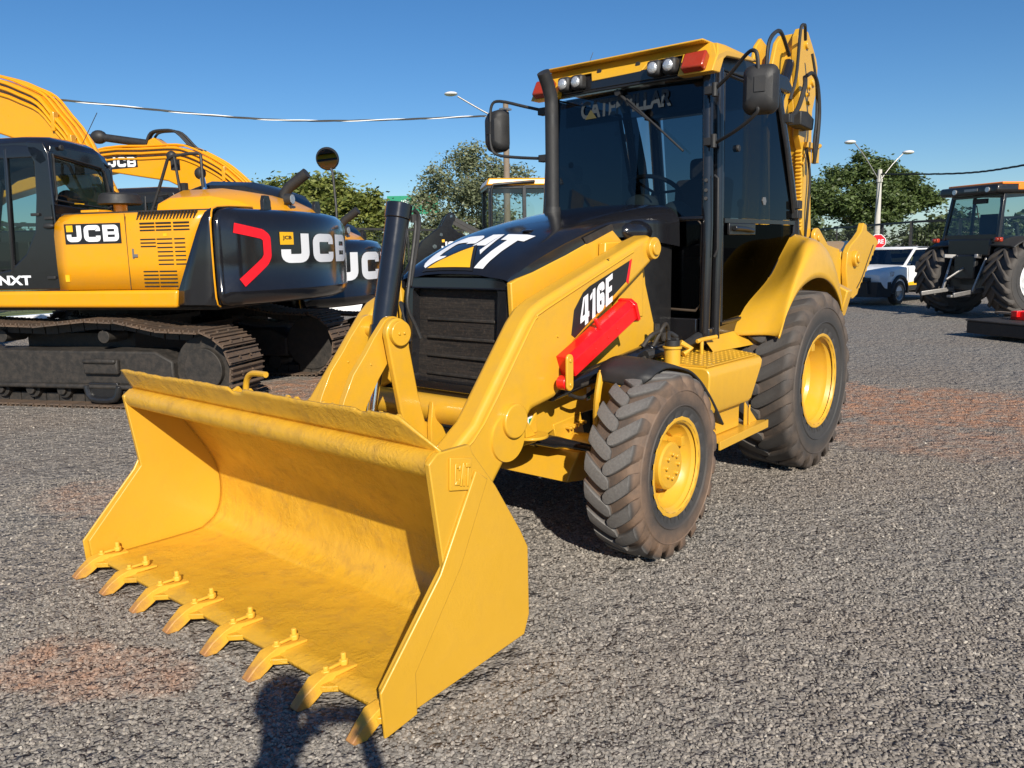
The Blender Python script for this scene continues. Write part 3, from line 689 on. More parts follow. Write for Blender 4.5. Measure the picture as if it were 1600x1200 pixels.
b.make('lock_link', 'yellow', L, bevel=.003)
b = MB(); b.cyl((.368, .655, .915), (.368, .705, .915), .036, n=20); b.make('lock_pivot', 'red', L, bevel=.004)

# ---- lift cylinders 
for sg in (1, -1):
    b = MB(); b.cyl((.33, sg*.56, .845), (-.86, sg*.56, .985), .046, n=24); b.cyl((-.60, sg*.56, .955), (-.66, sg*.56, .962), .056, n=24)
    o = b.make('lift_cylinder', 'black', L, bevel=.003)
    b = MB(); rg = random.Random(9)
    b.tube([(-.50, sg*.60, 1.00), (-.56, sg*.62, 1.06), (-.66, sg*.62, 1.07), (-.70, sg*.62, 1.02)], .013, 8, smooth=4)
    b.tube([(-.62, sg*.60, .99), (-.68, sg*.63, 1.10), (-.78, sg*.60, 1.10), (-.84, sg*.58, 1.0)], .013, 8, smooth=4)
    b.tube([(.12, sg*.60, .86), (-.1, sg*.61, .875), (-.45, sg*.615, .925), (-.7, sg*.61, .985)], .012, 8, smooth=4)
    b.cyl((-.70, sg*.60, 1.03), (-.78, sg*.60, 1.03), .03, n=10); b.cyl((-.66, sg*.6, 1.06), (-.66, sg*.6, 1.12), .02, n=8); b.box((-.80, sg*.60, .97), (.12, .08, .10)); b.tube([(.20, sg*.59, .82), (.10, sg*.60, .79), (-.03, sg*.60, .82)], .010, 8, smooth=4)
    b.make('hydraulic_fitting', 'dark', o)

# ---- decal plate on the tower
b = MB(); b.box((-.62, .480, 1.20), (.085, .003, .10)); b.make('serial_plate', 'steel', L)
b = MB(); b.box((-.62, .480, 1.285), (.055, .003, .035)); b.make('caution_sticker', 'vyellow', L)

# ---- fuel filler, side tank, steps
b = MB(); b.cyl((-.49, .80, .88), (-.49, .80, 1.005), .046, n=24); b.cyl((-.49, .80, 1.003), (-.49, .80, 1.018), .054, n=24); o = b.make('filler_neck', 'yellow', L, bevel=.003)
b = MB(); b.cyl((-.49, .80, 1.018), (-.49, .80, 1.05), .042, n=20); b.box((-.49, .80, 1.055), (.02, .07, .02)); b.tube([(-.45, .80, 1.05), (-.50, .77, 1.09), (-.56, .79, 1.06)], .014, 6, smooth=3); b.make('filler_cap', 'blackm', o, bevel=.003)
def tank(sg):
    b = MB()
    secs = []
    for y, xa, xb, zt, zb in ((.44, -.40, -1.62, .90, .50), (1.00, -.50, -1.20, .90, .60), (1.025, -.51, -1.185, .885, .63), (1.03, -.515, -1.18, .86, .66)):
        pass
    prof = [(-.44, .50), (-.44, .905), (-1.55, .905), (-1.45, .66), (-1.20, .50)]
    # main body: top shelf, rounded shoulder, side face that leans in, toe
    P = [(.44, .905), (.985, .905), (1.010, .898), (1.025, .875), (1.028, .845), (1.020, .66), (1.008, .64), (.965, .625), (.955, .60), (.955, .475), (.44, .475)]
    def xr(z): return -1.205+.0*z if z > .87 else -1.205+(.87-z)*.62 if z > .62 else -1.05
    b.loft([[(-.50, sg*y, z) for y, z in P], [(xr(z), sg*y, z) for y, z in P]])
    o = b.make('side_tank', 'yellow', L, bevel=.008)
    s = MB(); s.prism([(-.59, 1.05), (-1.31, 1.02), (-1.33, 1.0), (-1.12, .85), (-.59, .85)], 'z', .468, .474) if sg == 1 else s.prism([(-.59, -1.05), (-1.31, -1.02), (-1.12, -.85), (-.59, -.85)], 'z', .468, .474)
    s.bar((-.59, sg*1.05, .455), (-1.315, sg*1.025, .455), .012, .05)
    s.prism([(-1.10, .474), (-1.10, .62), (-1.28, .474)], 'y', *sorted((sg*.96, sg*.97))); s.cyl((-1.13, sg*.985, .47), (-1.13, sg*.985, .60), .005, n=6)
    s.make('lower_step', 'yellow', o, bevel=.002)
    t = MB(); t.prism([(-.52, sg*.60), (-.52, sg*1.0), (-1.17, sg*1.0), (-1.35, sg*.70), (-1.35, sg*.60)], 'z', .9065, .914)
    for i in range(15):
        for j in range(9):
            x = -.56-.055*i-(.0275 if j % 2 else 0); y = .63+.042*j
            if x < -1.33+(y-.70)*.6*1.0 and y > .7: continue
            if x > -1.30: t.cyl((x, sg*y, .914), (x, sg*y, .918), .009, .005, n=8)
    t.make('studded_step_plate', 'yellow', o)
for sg in (1, -1): tank(sg)
b = MB(); b.prism([(-1.20, .905), (-1.70, .905), (-1.66, 1.02), (-1.35, .985)], 'y', .62, .66); b.prism([(-1.25, .906), (-1.75, .906), (-1.62, 1.04), (-1.30, .98)], 'y', .45, .62)
b.add([(-1.08, .76, .916), (-1.62, .80, .916), (-1.62, .665, 1.01), (-1.12, .665, 1.0)], [(0, 1, 2, 3)]); b.tube([(-1.0, .72, .90), (-1.0, .72, 1.0)], .012, 8); b.tube([(-.94, .72, .995), (-1.0, .72, 1.0), (-1.10, .72, 1.0), (-1.16, .74, 1.005)], .014, 8); b.tube([(-.80, .70, .93), (-.86, .72, .96), (-.80, .68, 1.0)], .02, 8)
b.make('sill_panel', 'yellow', L, bevel=.006)
b = MB(); b.tube([(-.50, .62, .95), (-.70, .66, .97), (-.90, .64, .96), (-1.15, .62, 1.0)], .03, 8, smooth=4); b.make('heater_hose', 'blackm', L)

# ---- front fenders
for sg in (1, -1):
    P = crspline([Vector((.15, 0, .90)), Vector((.14, 0, .965)), Vector((.06, 0, 1.0)), Vector((-.06, 0, 1.008)), Vector((-.25, 0, .968)), Vector((-.38, 0, .90)), Vector((-.49, 0, .81)), Vector((-.585, 0, .715)), Vector((-.685, 0, .60))], 4)
    b = MB(); n = len(P)
    b.grid(lambda u, v: (P[int(round(u*(n-1)))].x, sg*(.73+.30*v*(1-.25*max(0, .15-u)/.15)), P[int(round(u*(n-1)))].z-.035*v*v), n, 6)
    b.make('front_fender', 'blackm', L, solid=.012)
    b = MB(); b.tube([(.13, sg*.74, .95), (.17, sg*.74, .80), (.12, sg*.70, .62)], .018, 8, smooth=4); b.make('fender_bracket', 'yellow', L)

# ---- wheels
def wheel(name, pos, Rt, W_, Rr, nl, lugw, lugh, mat, kind, sg, rimmat='yellow', par=None, sweep=.55, lugpow=1.0):
    w = empty(name, pos); w.parent = par
    H = W_/2
    prof = [(Rr+.004, -H*.70), (Rr+.006, -H*.82), (Rr+.022, -H*.90), (Rr+(Rt-Rr)*.35, -H*1.0), (Rr+(Rt-Rr)*.62, -H*.995), (Rt-lugh-.045, -H*.93), (Rt-lugh-.016, -H*.80), (Rt-lugh-.004, -H*.5), (Rt-lugh, 0)]
    prof = prof+[(r, -h) for r, h in reversed(prof[:-1])]
    pr2 = [(p.x, p.y) for p in crspline([Vector((r, h)) for r, h in prof], 2)]
    b = MB(); b.lathe(pr2, (0, 0, 0), (0, 1, 0), 72)
    for sy in (-1, 1):
        for q, hh_ in ((.30, 1.0), (.62, 1.0)):
            rr0 = Rr+(Rt-Rr)*q; b.lathe([(rr0-.007, sy*(H*hh_-.004)), (rr0, sy*(H*hh_+.004)), (rr0+.007, sy*(H*hh_-.004))], (0, 0, 0), (0, 1, 0), 72)
    hs_ = [h for r, h in pr2]; rs_ = [r for r, h in pr2]
    def carc(y): return float(np.interp(y, hs_, rs_))
    for side in (-1, 1):
        for k in range(nl):
            th0 = 2*math.pi*(k+(.5 if side > 0 else 0))/nl
            secs = []; ns = 14
            for i in range(ns+1):
                s_ = i/ns; y = side*(-.05*W_+s_*(H*1.0+.05*W_)); y = max(-H*.992, min(H*.992, y))
                th = th0+sweep*(2*math.pi/nl)*1.6*(s_**lugpow)
                top = Rt-.010*(abs(y)/H)**2-.045*max(0, (abs(y)/H-.86)/.14)**1.6
                base = min(carc(max(-H*.93, min(H*.93, y)))-.012, top-.004)
                if i == ns: base = top-.05; 
                hw = lugw/2*(1+.15*s_)*(.45+.55*min(1, s_/.16)**.5)*(1-.35*max(0, (s_-.85)/.15)**2)
                c = [(-1.10, base), (-.98, top-.010), (-.84, top-.002), (0, top+.001), (.84, top-.002), (.98, top-.010), (1.10, base)]
                secs.append([(math.cos(th+q*hw/Rt)*r, y, math.sin(th+q*hw/Rt)*r) for q, r in c])
            b.loft(secs)
    t = b.make('tyre', mat, w, sharp=38)
    o = sg; r = MB()
    f = lambda h: h*o
    rp = [(Rr-.045, -H*.80), (Rr+.0, -H*.86), (Rr+.0, -H*.82), (Rr-.03, -H*.70), (Rr-.07, -H*.3), (Rr-.07, H*.25), (Rr-.035, H*.55), (Rr-.03, H*.70), (Rr-.012, H*.80), (Rr-.004, H*.85), (Rr+.006, H*.895), (Rr+.014, H*.925), (Rr+.008, H*.94), (Rr-.006, H*.93), (Rr-.018, H*.86)]
    if kind == 'front':
        dp = [(Rr-.070, H*.10), (Rr-.09, H*.02), (.16, H*.05), (.125, H*.10), (.122, H*.62), (.112, H*.68), (.04, H*.70), (0, H*.70)]
    elif kind == 'rear':
        dp = [(Rr-.07, H*.22), (Rr-.085, H*.12), (Rr-.11, H*.08), (.20, H*.02), (.17, -H*.02), (.14, H*.1), (.12, H*.2), (0, H*.22)]
    else:
        dp = [(Rr-.07, H*.20), (Rr*.70, H*.05), (Rr*.45, H*.15), (Rr*.42, H*.55), (0, H*.6)]
    r.lathe([(a, b_*o) for a, b_ in rp], (0, 0, 0), (0, 1, 0), 72); r.lathe([(a, b_*o) for a, b_ in dp], (0, 0, 0), (0, 1, 0), 48)
    rim = r.make('rim', rimmat, w, sharp=30)
    bo = MB(); hh = H*.70 if kind == 'front' else H*.05; rr_ = .062 if kind == 'front' else Rr*.55
    for k in range(8 if kind == 'front' else 10):
        a = 2*math.pi*k/(8 if kind == 'front' else 10)
        bo.cut(); bo.cyl((rr_*math.cos(a), o*(hh-.01), rr_*math.sin(a)), (rr_*math.cos(a), o*(hh+.014), rr_*math.sin(a)), .011, n=6)
    if kind == 'rear':
        bo.cut(); bo.box((.02, o*H*.45, Rr-.085), (.05, .12, .05)); bo.box((.02, o*H*.62, Rr-.075), (.07, .03, .03))
    if kind == 'front': bo.cut(); bo.box((-.14, o*H*.35, .10), (.03, .08, .05)); bo.cut(); bo.box((0, o*H*.2, -.17), (.05, .03, .04))
    if kind in ('front', 'rear'): bo.each('wheel_bolt', rimmat, w, bevel=.002)
    else: bo.make('wheel_bolt', rimmat, w)
    return w
wl = wheel('front_wheel', (0, .978, .474), .478, .285, .243, 21, .082, .025, 'rubF', 'front', 1, par=L, sweep=.50, lugpow=1.35)
wl.rotation_euler = (0, 0, R(1.5))
w2 = wheel('front_wheel', (0, -.978, .474), .478, .285, .243, 21, .082, .025, 'rubF', 'front', -1, par=L, sweep=.50, lugpow=1.35)
wheel('rear_wheel', (-2.1, .862, .625), .627, .44, .318, 22, .098, .034, 'rubR', 'rear', 1, par=L, sweep=.52, lugpow=1.3)
wheel('rear_wheel', (-2.1, -.862, .625), .627, .44, .318, 22, .098, .034, 'rubR', 'rear', -1, par=L, sweep=.52, lugpow=1.3)
b = MB(); b.cyl((-2.1, -.8, .655), (-2.1, .8, .655), .12, n=20); b.ell((-2.1, 0, .655), (.25, .25, .25)); b.make('rear_axle', 'dark', L)

# ---- rear fenders
for sg in (1, -1):
    inner = [(-1.535, .985), (-1.71, 1.157), (-2.08, 1.33), (-2.3, 1.50), (-2.50, 1.64), (-2.70, 1.60), (-2.86, 1.38), (-2.90, 1.12)]
    mid = [(-1.56, .990), (-1.735, 1.205), (-1.98, 1.42), (-2.17, 1.575), (-2.38, 1.60), (-2.60, 1.50), (-2.77, 1.30), (-2.83, 1.10)]
    ridge = [(-1.55, .985), (-1.71, 1.19), (-1.90, 1.385), (-2.13, 1.52), (-2.36, 1.53), (-2.58, 1.42), (-2.75, 1.22), (-2.80, 1.08)]
    arch = [(-1.53, .975), (-1.67, 1.13), (-1.86, 1.265), (-2.10, 1.33), (-2.34, 1.325), (-2.55, 1.255), (-2.69, 1.15), (-2.76, 1.06)]
    rails = [(.625, inner), (.675, inner), (.80, [tuple((a+b_)/2 for a, b_ in zip(p, q)) for p, q in zip(inner, mid)]), (.895, mid), (.965, ridge), (.988, arch)]
    C = [[Vector((x, sg*(y+(.05 if y < .7 and k == 0 else (.02 if y < .7 and k == 1 else 0))), z)) for k, (x, z) in enumerate(pl)] for y, pl in rails]; C = [crspline(c, 5) for c in C]
    rows = list(zip(*C)); rows2 = [crspline(list(r), 4) for r in rows]
    nu, nv = len(rows2), len(rows2[0]); b = MB(); b.add([tuple(p) for r in rows2 for p in r], [(i*nv+j, (i+1)*nv+j, (i+1)*nv+j+1, i*nv+j+1) for i in range(nu-1) for j in range(nv-1)])
    b.make('rear_fender', 'yellow', L, solid=.014 if sg == 1 else .014, sharp=60)
# ---------------------------------------------------------------- cab of the loader
cab = L
def yz(z, s=1): return s*(.675-.030*max(0, z-1.7)/.9)     # the cab walls lean in a little above the waist
b = MB()
for s in (1, -1):
    b.tube([(-1.195, s*.635, .94), (-1.205, s*.640, 1.7), (-1.245, s*.600, 2.66)], .034, 14)
    b.tube([(-1.285, s*.665, .94), (-1.295, s*.668, 1.7), (-1.32, s*.635, 2.66)], .030, 14)
    b.prism([(-1.19, .95), (-1.30, .95), (-1.33, 2.64), (-1.24, 2.64), (-1.20, 1.7)], 'y', *sorted((s*.600, s*.640)))
    b.tube([(-2.56, s*.66, 1.50), (-2.56, s*.665, 1.74), (-2.30, s*.63, 2.50), (-2.22, s*.61, 2.68)], .034, 12, smooth=3)
    b.tube([(-2.60, s*.45, .95), (-2.62, s*.50, 1.75), (-2.50, s*.52, 2.68)], .05, 12)
    b.prism([(-1.19, .93), (-1.33, .93), (-1.72, .98), (-1.80, 1.10), (-1.30, 1.05), (-1.19, 1.05)], 'y', *sorted((s*.60, s*.672)))
b.box((-1.20, 0, 2.655), (.08, 1.24, .07)); b.box((-2.45, 0, 2.64), (.10, 1.10, .10)); b.box((-1.9, 0, 1.00), (1.4, 1.24, .08)); b.box((-2.62, 0, 1.35), (.05, 1.1, .75))
b.box((-1.195, 0, 1.03), (.05, 1.18, .16)); b.box((-1.195, .415, 1.745), (.025, .42, .022)); b.box((-1.195, -.55, 1.80), (.025, .30, .022))
b.prism([(-1.20, 1.0), (-1.20, 1.60), (-1.215, 1.60), (-1.215, 1.0)], 'y', -.25, .25)
for s in (1, -1): b.box((-1.56, s*.655, 1.06), (.30, .03, .12))
fr = b.make('cab_frame', 'black', L, bevel=.006)
b = MB()   # hinges, clips and small holes on the post
for z in (2.50, 2.20): b.cut(); b.box((-1.175, .66, z), (.05, .07, .045)); b.cyl((-1.16, .69, z-.04), (-1.16, .69, z+.04), .018, n=10)
for z in (1.97, 1.91, 1.86): b.cut(); b.cyl((-1.165, .642, z), (-1.158, .645, z), .012, n=10)
b.cut(); b.tube([(-1.20, .68, 2.0), (-1.20, .705, 1.98), (-1.205, .71, 1.55), (-1.20, .69, 1.50)], .009, 8)
b.each('post_bracket', 'blackm', fr, bevel=.002)
# windshield, lower front panes
b = MB(); q = quad_fn((-1.205, -.62, 1.70), (-1.205, .600, 1.76), (-1.262, .570, 2.60), (-1.262, -.570, 2.60)); b.grid(lambda u, v: (q(u, v)[0]+.03*(1-(2*u-1)**2), q(u, v)[1], q(u, v)[2]), 13, 3); ws = b.make('windshield', 'glass', L, fixn=False)
b = MB()
b.grid(lambda u, v: (-1.205, .20+.385*u+.04*(1-v)*(1-u), 1.17+.56*v), 2, 2); b.make('lower_front_pane', 'glassd', L, fixn=False)
b = MB(); b.tube([(-1.20, .27, 1.17), (-1.20, .57, 1.16), (-1.20, .605, 1.20), (-1.20, .605, 1.70), (-1.20, .57, 1.735), (-1.20, .22, 1.735), (-1.20, .22, 1.60), (-1.20, .26, 1.20), (-1.20, .27, 1.17)], .008, 6); b.make('pane_seal', 'seal', L)
b = MB(); b.tube([(-1.205, .605, 1.76), (-1.265, .575, 2.60), (-1.25, .3, 2.61)], .010, 6); b.make('windshield_seal', 'seal', ws)
# wiper
b = MB(); b.tube([(-1.215, -.02, 2.57), (-1.19, .10, 2.47), (-1.175, .22, 2.38)], [.012, .010, .008], 8); b.tube([(-1.19, .05, 2.53), (-1.168, .30, 2.32), (-1.168, .48, 2.16)], .007, 6); b.cyl((-1.22, -.02, 2.58), (-1.18, -.02, 2.58), .022, n=10)
b.make('wiper', 'blackm', ws)
# sun strip with faded maker's name across the top of the windshield (inside face)
b = MB(); q = quad_fn((-1.262, -.50, 2.41), (-1.258, .58, 2.42), (-1.268, .57, 2.60), (-1.268, -.50, 2.60)); b.grid(q, 2, 2); b.make('sun_strip', glass('dark_sun_strip', (.10, .12, .14)), ws, fixn=False)
m_, t_, p_ = newmat('faded_strip_lettering'); p_.inputs['Base Color'].default_value = (.045, .055, .065, 1); p_.inputs['Roughness'].default_value = .9; p_.inputs['Specular IOR Level'].default_value = .1
b = MB(); f = quad_fn((-1.224, -.345, 2.445), (-1.222, .36, 2.455), (-1.228, .36, 2.565), (-1.230, -.345, 2.565)); font_on(b, 'CATERPILLAR', f, bold=.035); b.make('strip_lettering', m_, ws, fixn=False)
m_, t_, p_ = newmat('faded_strip_triangle'); p_.inputs['Base Color'].default_value = (.07, .06, .02, 1)
b = MB(); g = lambda u, v: tuple(Vector(f(u, v))+Vector((.003, 0, 0))); b.add([g(.055, -.02), g(.19, -.02), g(.12, .5)], [(0, 1, 2)]); b.make('strip_triangle', m_, ws, fixn=False)
# side doors and rear quarter glass
for s in (1, -1):
    def P(x, z, d=0): return (x, yz(z, s)+s*d, z)
    up = [P(-1.345, 1.745), P(-2.50, 1.745), P(-2.46, 1.90), P(-2.20, 2.60), P(-1.375, 2.62)]
    lowp = [P(-1.345, 1.71), P(-2.50, 1.71), P(-2.50, 1.66), P(-1.80, 1.115), P(-1.345, 1.085)]
    b = MB(); b.add(up, [tuple(range(5))]); dr = b.make('door', 'glassd', L, fixn=False)
    b = MB(); b.add(lowp, [tuple(range(5))]); b.make('door_lower_glass', 'glassl', dr, fixn=False)
    b = MB()
    b.tube([P(-1.335, 1.08, .004), P(-1.365, 2.63, .004), P(-2.19, 2.615, .004)], .012, 8); b.tube([P(-2.19, 2.615, .006), P(-2.34, 2.25, .012), P(-2.47, 1.90, .006), P(-2.52, 1.73, .006)], .016, 8)
    b.tube([P(-2.52, 1.73, .004), P(-2.51, 1.65, .004), P(-1.81, 1.105, .004), P(-1.77, 1.088, .004), P(-1.335, 1.072, .004)], .012, 8)
    b.bar(P(-1.34, 1.728, .002), P(-2.50, 1.728, .002), .03, .028); b.bar(P(-1.34, 1.64, -.01), P(-2.45, 1.64, -.01), .01, .06) if False else None
    b.make('door_frame', 'blacks', dr)
    b = MB(); b.box(P(-1.60, 1.675, .01), (.40, .02, .075)); b.tube([P(-1.44, 1.68, .035), P(-1.62, 1.675, .035), P(-1.74, 1.665, .03)], [.018, .016, .014], 10); b.make('door_handle', 'blacks', dr, bevel=.005)
    b = MB()
    for x, z in ((-2.36, 2.46), (-2.53, 1.86), (-2.53, 1.79)): b.cut(); b.box(P(x, z, .015), (.09, .06, .06)); b.cyl(P(x, z-.03, .03), P(x, z+.03, .03), .02, n=10)
    b.cut(); b.cyl(P(-1.55, 2.19, .0), P(-1.55, 2.19, .02), .022, n=14)
    b.each('hinge', 'blackm', dr, bevel=.004)
    b = MB(); b.cyl(P(-1.98, 1.87, .0), P(-1.98, 1.87, .006), .030, n=6); b.make('oval_glass_label', 'steel', dr)
    b = MB(); b.grid(lambda u, v: ((-2.20-.30*(1-v)**1.0-.06*u-.05*math.sin(v*3)), s*(.640+.02*(1-v)-.10*u**1.5), 1.76+.84*v), 6, 6); b.make('rear_quarter_glass', 'glassd', L, fixn=False)
b = MB(); b.grid(lambda u, v: (-2.63+.12*v, -.44+.88*u, 1.75+.85*v), 2, 2); b.make('rear_window', 'glass', L, fixn=False)
# roof
b = MB(); b.prism([(-1.24, 2.69), (-1.25, 2.78), (-1.30, 2.795), (-2.5, 2.78), (-2.60, 2.72), (-2.58, 2.67), (-1.2, 2.66)], 'y', -.60, .60)
b.prism([(-1.155, 2.60), (-1.225, 2.75), (-1.30, 2.76), (-1.30, 2.62)], 'y', -.60, .60)
rf = b.make('roof', 'blacks', L, bevel=.015)
b = MB()
yzp = [(-.745, 2.60), (-.73, 2.775), (-.66, 2.795), (.66, 2.80), (.72, 2.79), (.765, 2.70), (.755, 2.60), (.50, 2.60), (.50, 2.742), (.235, 2.742), (.195, 2.682), (-.225, 2.672), (-.265, 2.735), (-.50, 2.735), (-.50, 2.60)]
nv0 = len(b.v); b.prism([(y*.93, z) for y, z in yzp], 'x', -1.20, -1.10); b.v[nv0:] = [(x-.14*max(0, (z-2.60)/.2), y*(1-.05*(z-2.6)/.2), z) for x, y, z in b.v[nv0:]]
for s in (1, -1):
    b.loft([[(-1.235, s*.58, 2.799), (-1.235, s*.665, 2.785), (-1.17, s*.70, 2.70), (-1.105, s*.695, 2.60), (-1.11, s*.65, 2.60), (-1.22, s*.63, 2.76)][::s],
            [(-1.34, s*.58, 2.80), (-1.34, s*.665, 2.79), (-1.32, s*.69, 2.75), (-1.31, s*.69, 2.715), (-1.31, s*.66, 2.715), (-1.34, s*.64, 2.76)][::s],
            [(-1.75, s*.60, 2.79), (-1.75, s*.655, 2.785), (-1.75, s*.67, 2.765), (-1.75, s*.67, 2.755), (-1.75, s*.65, 2.755), (-1.75, s*.64, 2.765)][::s]])
b.box((-1.55, 0, 2.800), (.80, 1.22, .012))
b.make('roof_fascia', 'yellow', rf, bevel=.010)
b = MB()
for y in (-.17, .13): b.cut(); b.cyl((-1.20, y, 2.735), (-1.188, y, 2.735), .017, n=14)
b.each('fascia_bolt_hole', 'blackm', rf)
for s in (1, -1):
    b = MB(); b.box((-1.115, s*.578, 2.668), (.06, .150, .115), Matrix.Rotation(R(-30), 3, 'Y')); b.make('amber_lamp', 'amber', rf, bevel=.012)
    for y in (.405, .295):
        b = MB(); b.box((-1.13, s*y, 2.675), (.07, .095, .095)); wk = b.make('work_light', 'blackm', L, bevel=.02)
        b = MB(); b.ell((-1.092, s*y, 2.673), (.018, .036, .036), 20); b.make('lamp_lens', 'lens', wk)
b = MB(); b.tube([(-1.55, -.55, 2.80), (-1.60, -.50, 2.98)], .002, 5); b.make('radio_antenna', 'blackm', rf)
# interior
b = MB(); b.box((-2.12, 0, 1.42), (.46, .48, .14)); b.box((-2.36, 0, 1.78), (.13, .46, .62), Matrix.Rotation(R(-8), 3, 'Y')); b.box((-2.42, 0, 2.16), (.09, .26, .18)); b.box((-2.15, 0, 1.2), (.3, .3, .35)); b.make('seat', 'dark', L, bevel=.04, seg=3)
b = MB(); b.tube([(-1.62+.17*math.sin(a)*.9, .02+.19*math.cos(a), 1.955+.10*math.sin(a)) for a in np.linspace(0, 2*math.pi, 25)], .016, 8); b.tube([(-1.62, .02, 1.945), (-1.50, .02, 1.65)], .03, 10)
for a in (0, 120, 240): b.tube([(-1.62, .02, 1.945), (-1.62+.15*math.sin(R(a)), .02+.18*math.cos(R(a)), 1.955+.09*math.sin(R(a)))], .010, 6)
b.make('steering_wheel', 'blackm', L)
b = MB(); b.ell((-1.45, .02, 1.72), (.16, .30, .14)); b.ell((-1.50, -.02, 1.86), (.09, .13, .08)); b.ell((-1.50, .25, 1.70), (.14, .14, .18)); b.box((-1.45, 0, 1.40), (.22, .5, .5)); b.ell((-1.40, -.40, 1.78), (.10, .12, .07)); b.make('dashboard', 'interior', L, bevel=.02)
b = MB(); b.box((-1.8, .50, 1.35), (.6, .12, .25)); b.box((-1.8, -.50, 1.35), (.6, .12, .25)); b.tube([(-2.3, .35, 1.5), (-2.3, .35, 1.85)], .015, 6); b.ell((-2.3, .35, 1.88), (.025, .025, .035)); b.tube([(-2.3, -.35, 1.5), (-2.3, -.35, 1.85)], .015, 6); b.ell((-2.3, -.35, 1.88), (.025, .025, .035)); b.make('side_console', 'dark', L, bevel=.02)
# mirrors
def mirror(s, c, mounts, hw=.105, hh=.155):
    b = MB(); A = Matrix.Rotation(s*R(18), 3, 'Z')
    secs = []
    for x, k in ((-.045, .94), (-.03, 1.0), (.02, 1.0), (.05, .93), (.075, .72), (.082, .4)):
        out = []
        for a0, cx, cz in ((0, 1, 1), (90, -1, 1), (180, -1, -1), (270, 1, -1)):
            r = .05
            for q in range(6):
                a = R(a0+90*q/5); out.append(Vector(c)+A@Vector((x, k*(cx*(hw-r)+r*math.cos(a)), k*(cz*(hh-r)+r*math.sin(a)))))
        secs.append(out)
    b.loft(secs); b.box(Vector(c)+A@Vector((.080, 0, .02)), (.016, .060, .085), A)
    o = b.make('mirror', 'blackm', L, sharp=35)
    b = MB(); q = lambda u, v: tuple(Vector(c)+A@Vector((-.047, (2*u-1)*hw*.86, (2*v-1)*hh*.88))); b.grid(q, 2, 2); b.make('mirror_glass', 'mirror', o, fixn=False)
    b = MB(); b.tube(mounts, .011, 8, smooth=4); b.make('mirror_bracket', 'blackm', o)
mirror(1, (-1.09, 1.012, 2.445), [(-1.17, .68, 2.50), (-1.12, .80, 2.56), (-1.06, .93, 2.645), (-1.035, .985, 2.655), (-1.03, 1.01, 2.62), (-1.03, 1.02, 2.50), (-1.03, 1.02, 2.36), (-1.035, 1.01, 2.31), (-1.08, .88, 2.24), (-1.17, .70, 2.19)], .098, .134)
mirror(-1, (-1.20, -1.085, 2.445), [(-1.22, -.66, 2.545), (-1.18, -.80, 2.585), (-1.14, -1.01, 2.645), (-1.12, -1.075, 2.62), (-1.12, -1.09, 2.5), (-1.12, -1.09, 2.34), (-1.14, -1.05, 2.27), (-1.18, -.90, 2.24), (-1.22, -.67, 2.215)], .095, .150)
b = MB()
for z in (2.54, 2.215): b.cut(); b.box((-1.22, -.66, z), (.06, .08, .05))
b.each('mirror_clamp', 'blackm', L, bevel=.004)

# ---------------------------------------------------------------- backhoe folded up behind the cab
b = MB()   # rear frame, stabiliser posts
b.box((-3.0, 0, .80), (.16, 1.2, .4));  b.box((-3.15, 0, 1.0), (.3, .5, .7)); b.make('rear_frame', 'yellow', L, bevel=.01)
for s in (1, -1):
    b = MB(); b.prism([(s*.80, 1.02), (s*.87, .99), (s*.92, 1.20), (s*.80, 1.26)], 'x', -3.18, -3.06); b.box((-3.12, s*.62, 1.1), (.1, .42, .1)); b.make('stabilizer', 'yellow', L, bevel=.01)
b = MB()   # boom: two webs, curved, black hose guides
bp = [(-3.35, 1.05), (-3.50, 1.55), (-3.52, 2.1), (-3.50, 2.7), (-3.55, 3.05), (-3.66, 3.32), (-3.76, 3.40), (-3.88, 3.36), (-3.92, 3.15), (-3.86, 2.85), (-3.90, 2.55), (-3.92, 2.1), (-3.80, 1.5), (-3.62, 1.0)]
b.prism(bp, 'y', -.20, -.165); b.prism([(x-.03, z) for x, z in bp], 'y', -.03, .01); b.prism([(x-.05, z) for x, z in bp[1:4]+bp[10:13]], 'y', -.165, -.03)
b.make('boom', 'yellow', L, bevel=.008)
b = MB()   # stick, hanging straight down, with its gripping teeth along the cab side
sp = [(-3.905, 3.40), (-3.97, 3.475), (-4.13, 3.47), (-4.24, 3.38), (-4.36, 3.27), (-4.40, 3.20), (-4.40, 3.0), (-4.31, 2.80), (-4.335, 2.2), (-4.40, 1.66), (-4.30, 1.60), (-4.18, 1.66)]
x, z = -4.16, 1.70
while z < 2.42:
    sp += [(x+.022, z+.012), (x, z+.030)]; z += .0335; x = -4.16+(z-1.7)*.10
sp += [(-4.06, 2.47), (-4.00, 2.55), (-4.02, 2.75), (-3.96, 3.0), (-3.90, 3.2)]
b.prism(sp, 'y', .055, .115)
b.prism([(-3.90, 3.2), (-3.97, 3.44), (-4.10, 3.44), (-4.34, 3.2), (-4.27, 2.8), (-4.29, 2.2), (-4.33, 1.66), (-4.20, 1.66), (-4.10, 2.45)], 'y', -.10, .055)
stick = b.make('stick', 'yellow', L, bevel=.006)
b = MB(); b.prism([(-3.80, 2.42), (-3.86, 2.42), (-3.96, 2.52), (-3.86, 2.95), (-3.70, 2.95), (-3.72, 2.6)], 'y', .0, .05); b.prism([(-3.99, 1.70), (-4.05, 1.70), (-4.01, 2.35), (-3.97, 2.42)], 'y', -.02, .03); b.make('stick_inner_slide', 'yellow', stick, bevel=.004)
b = MB()
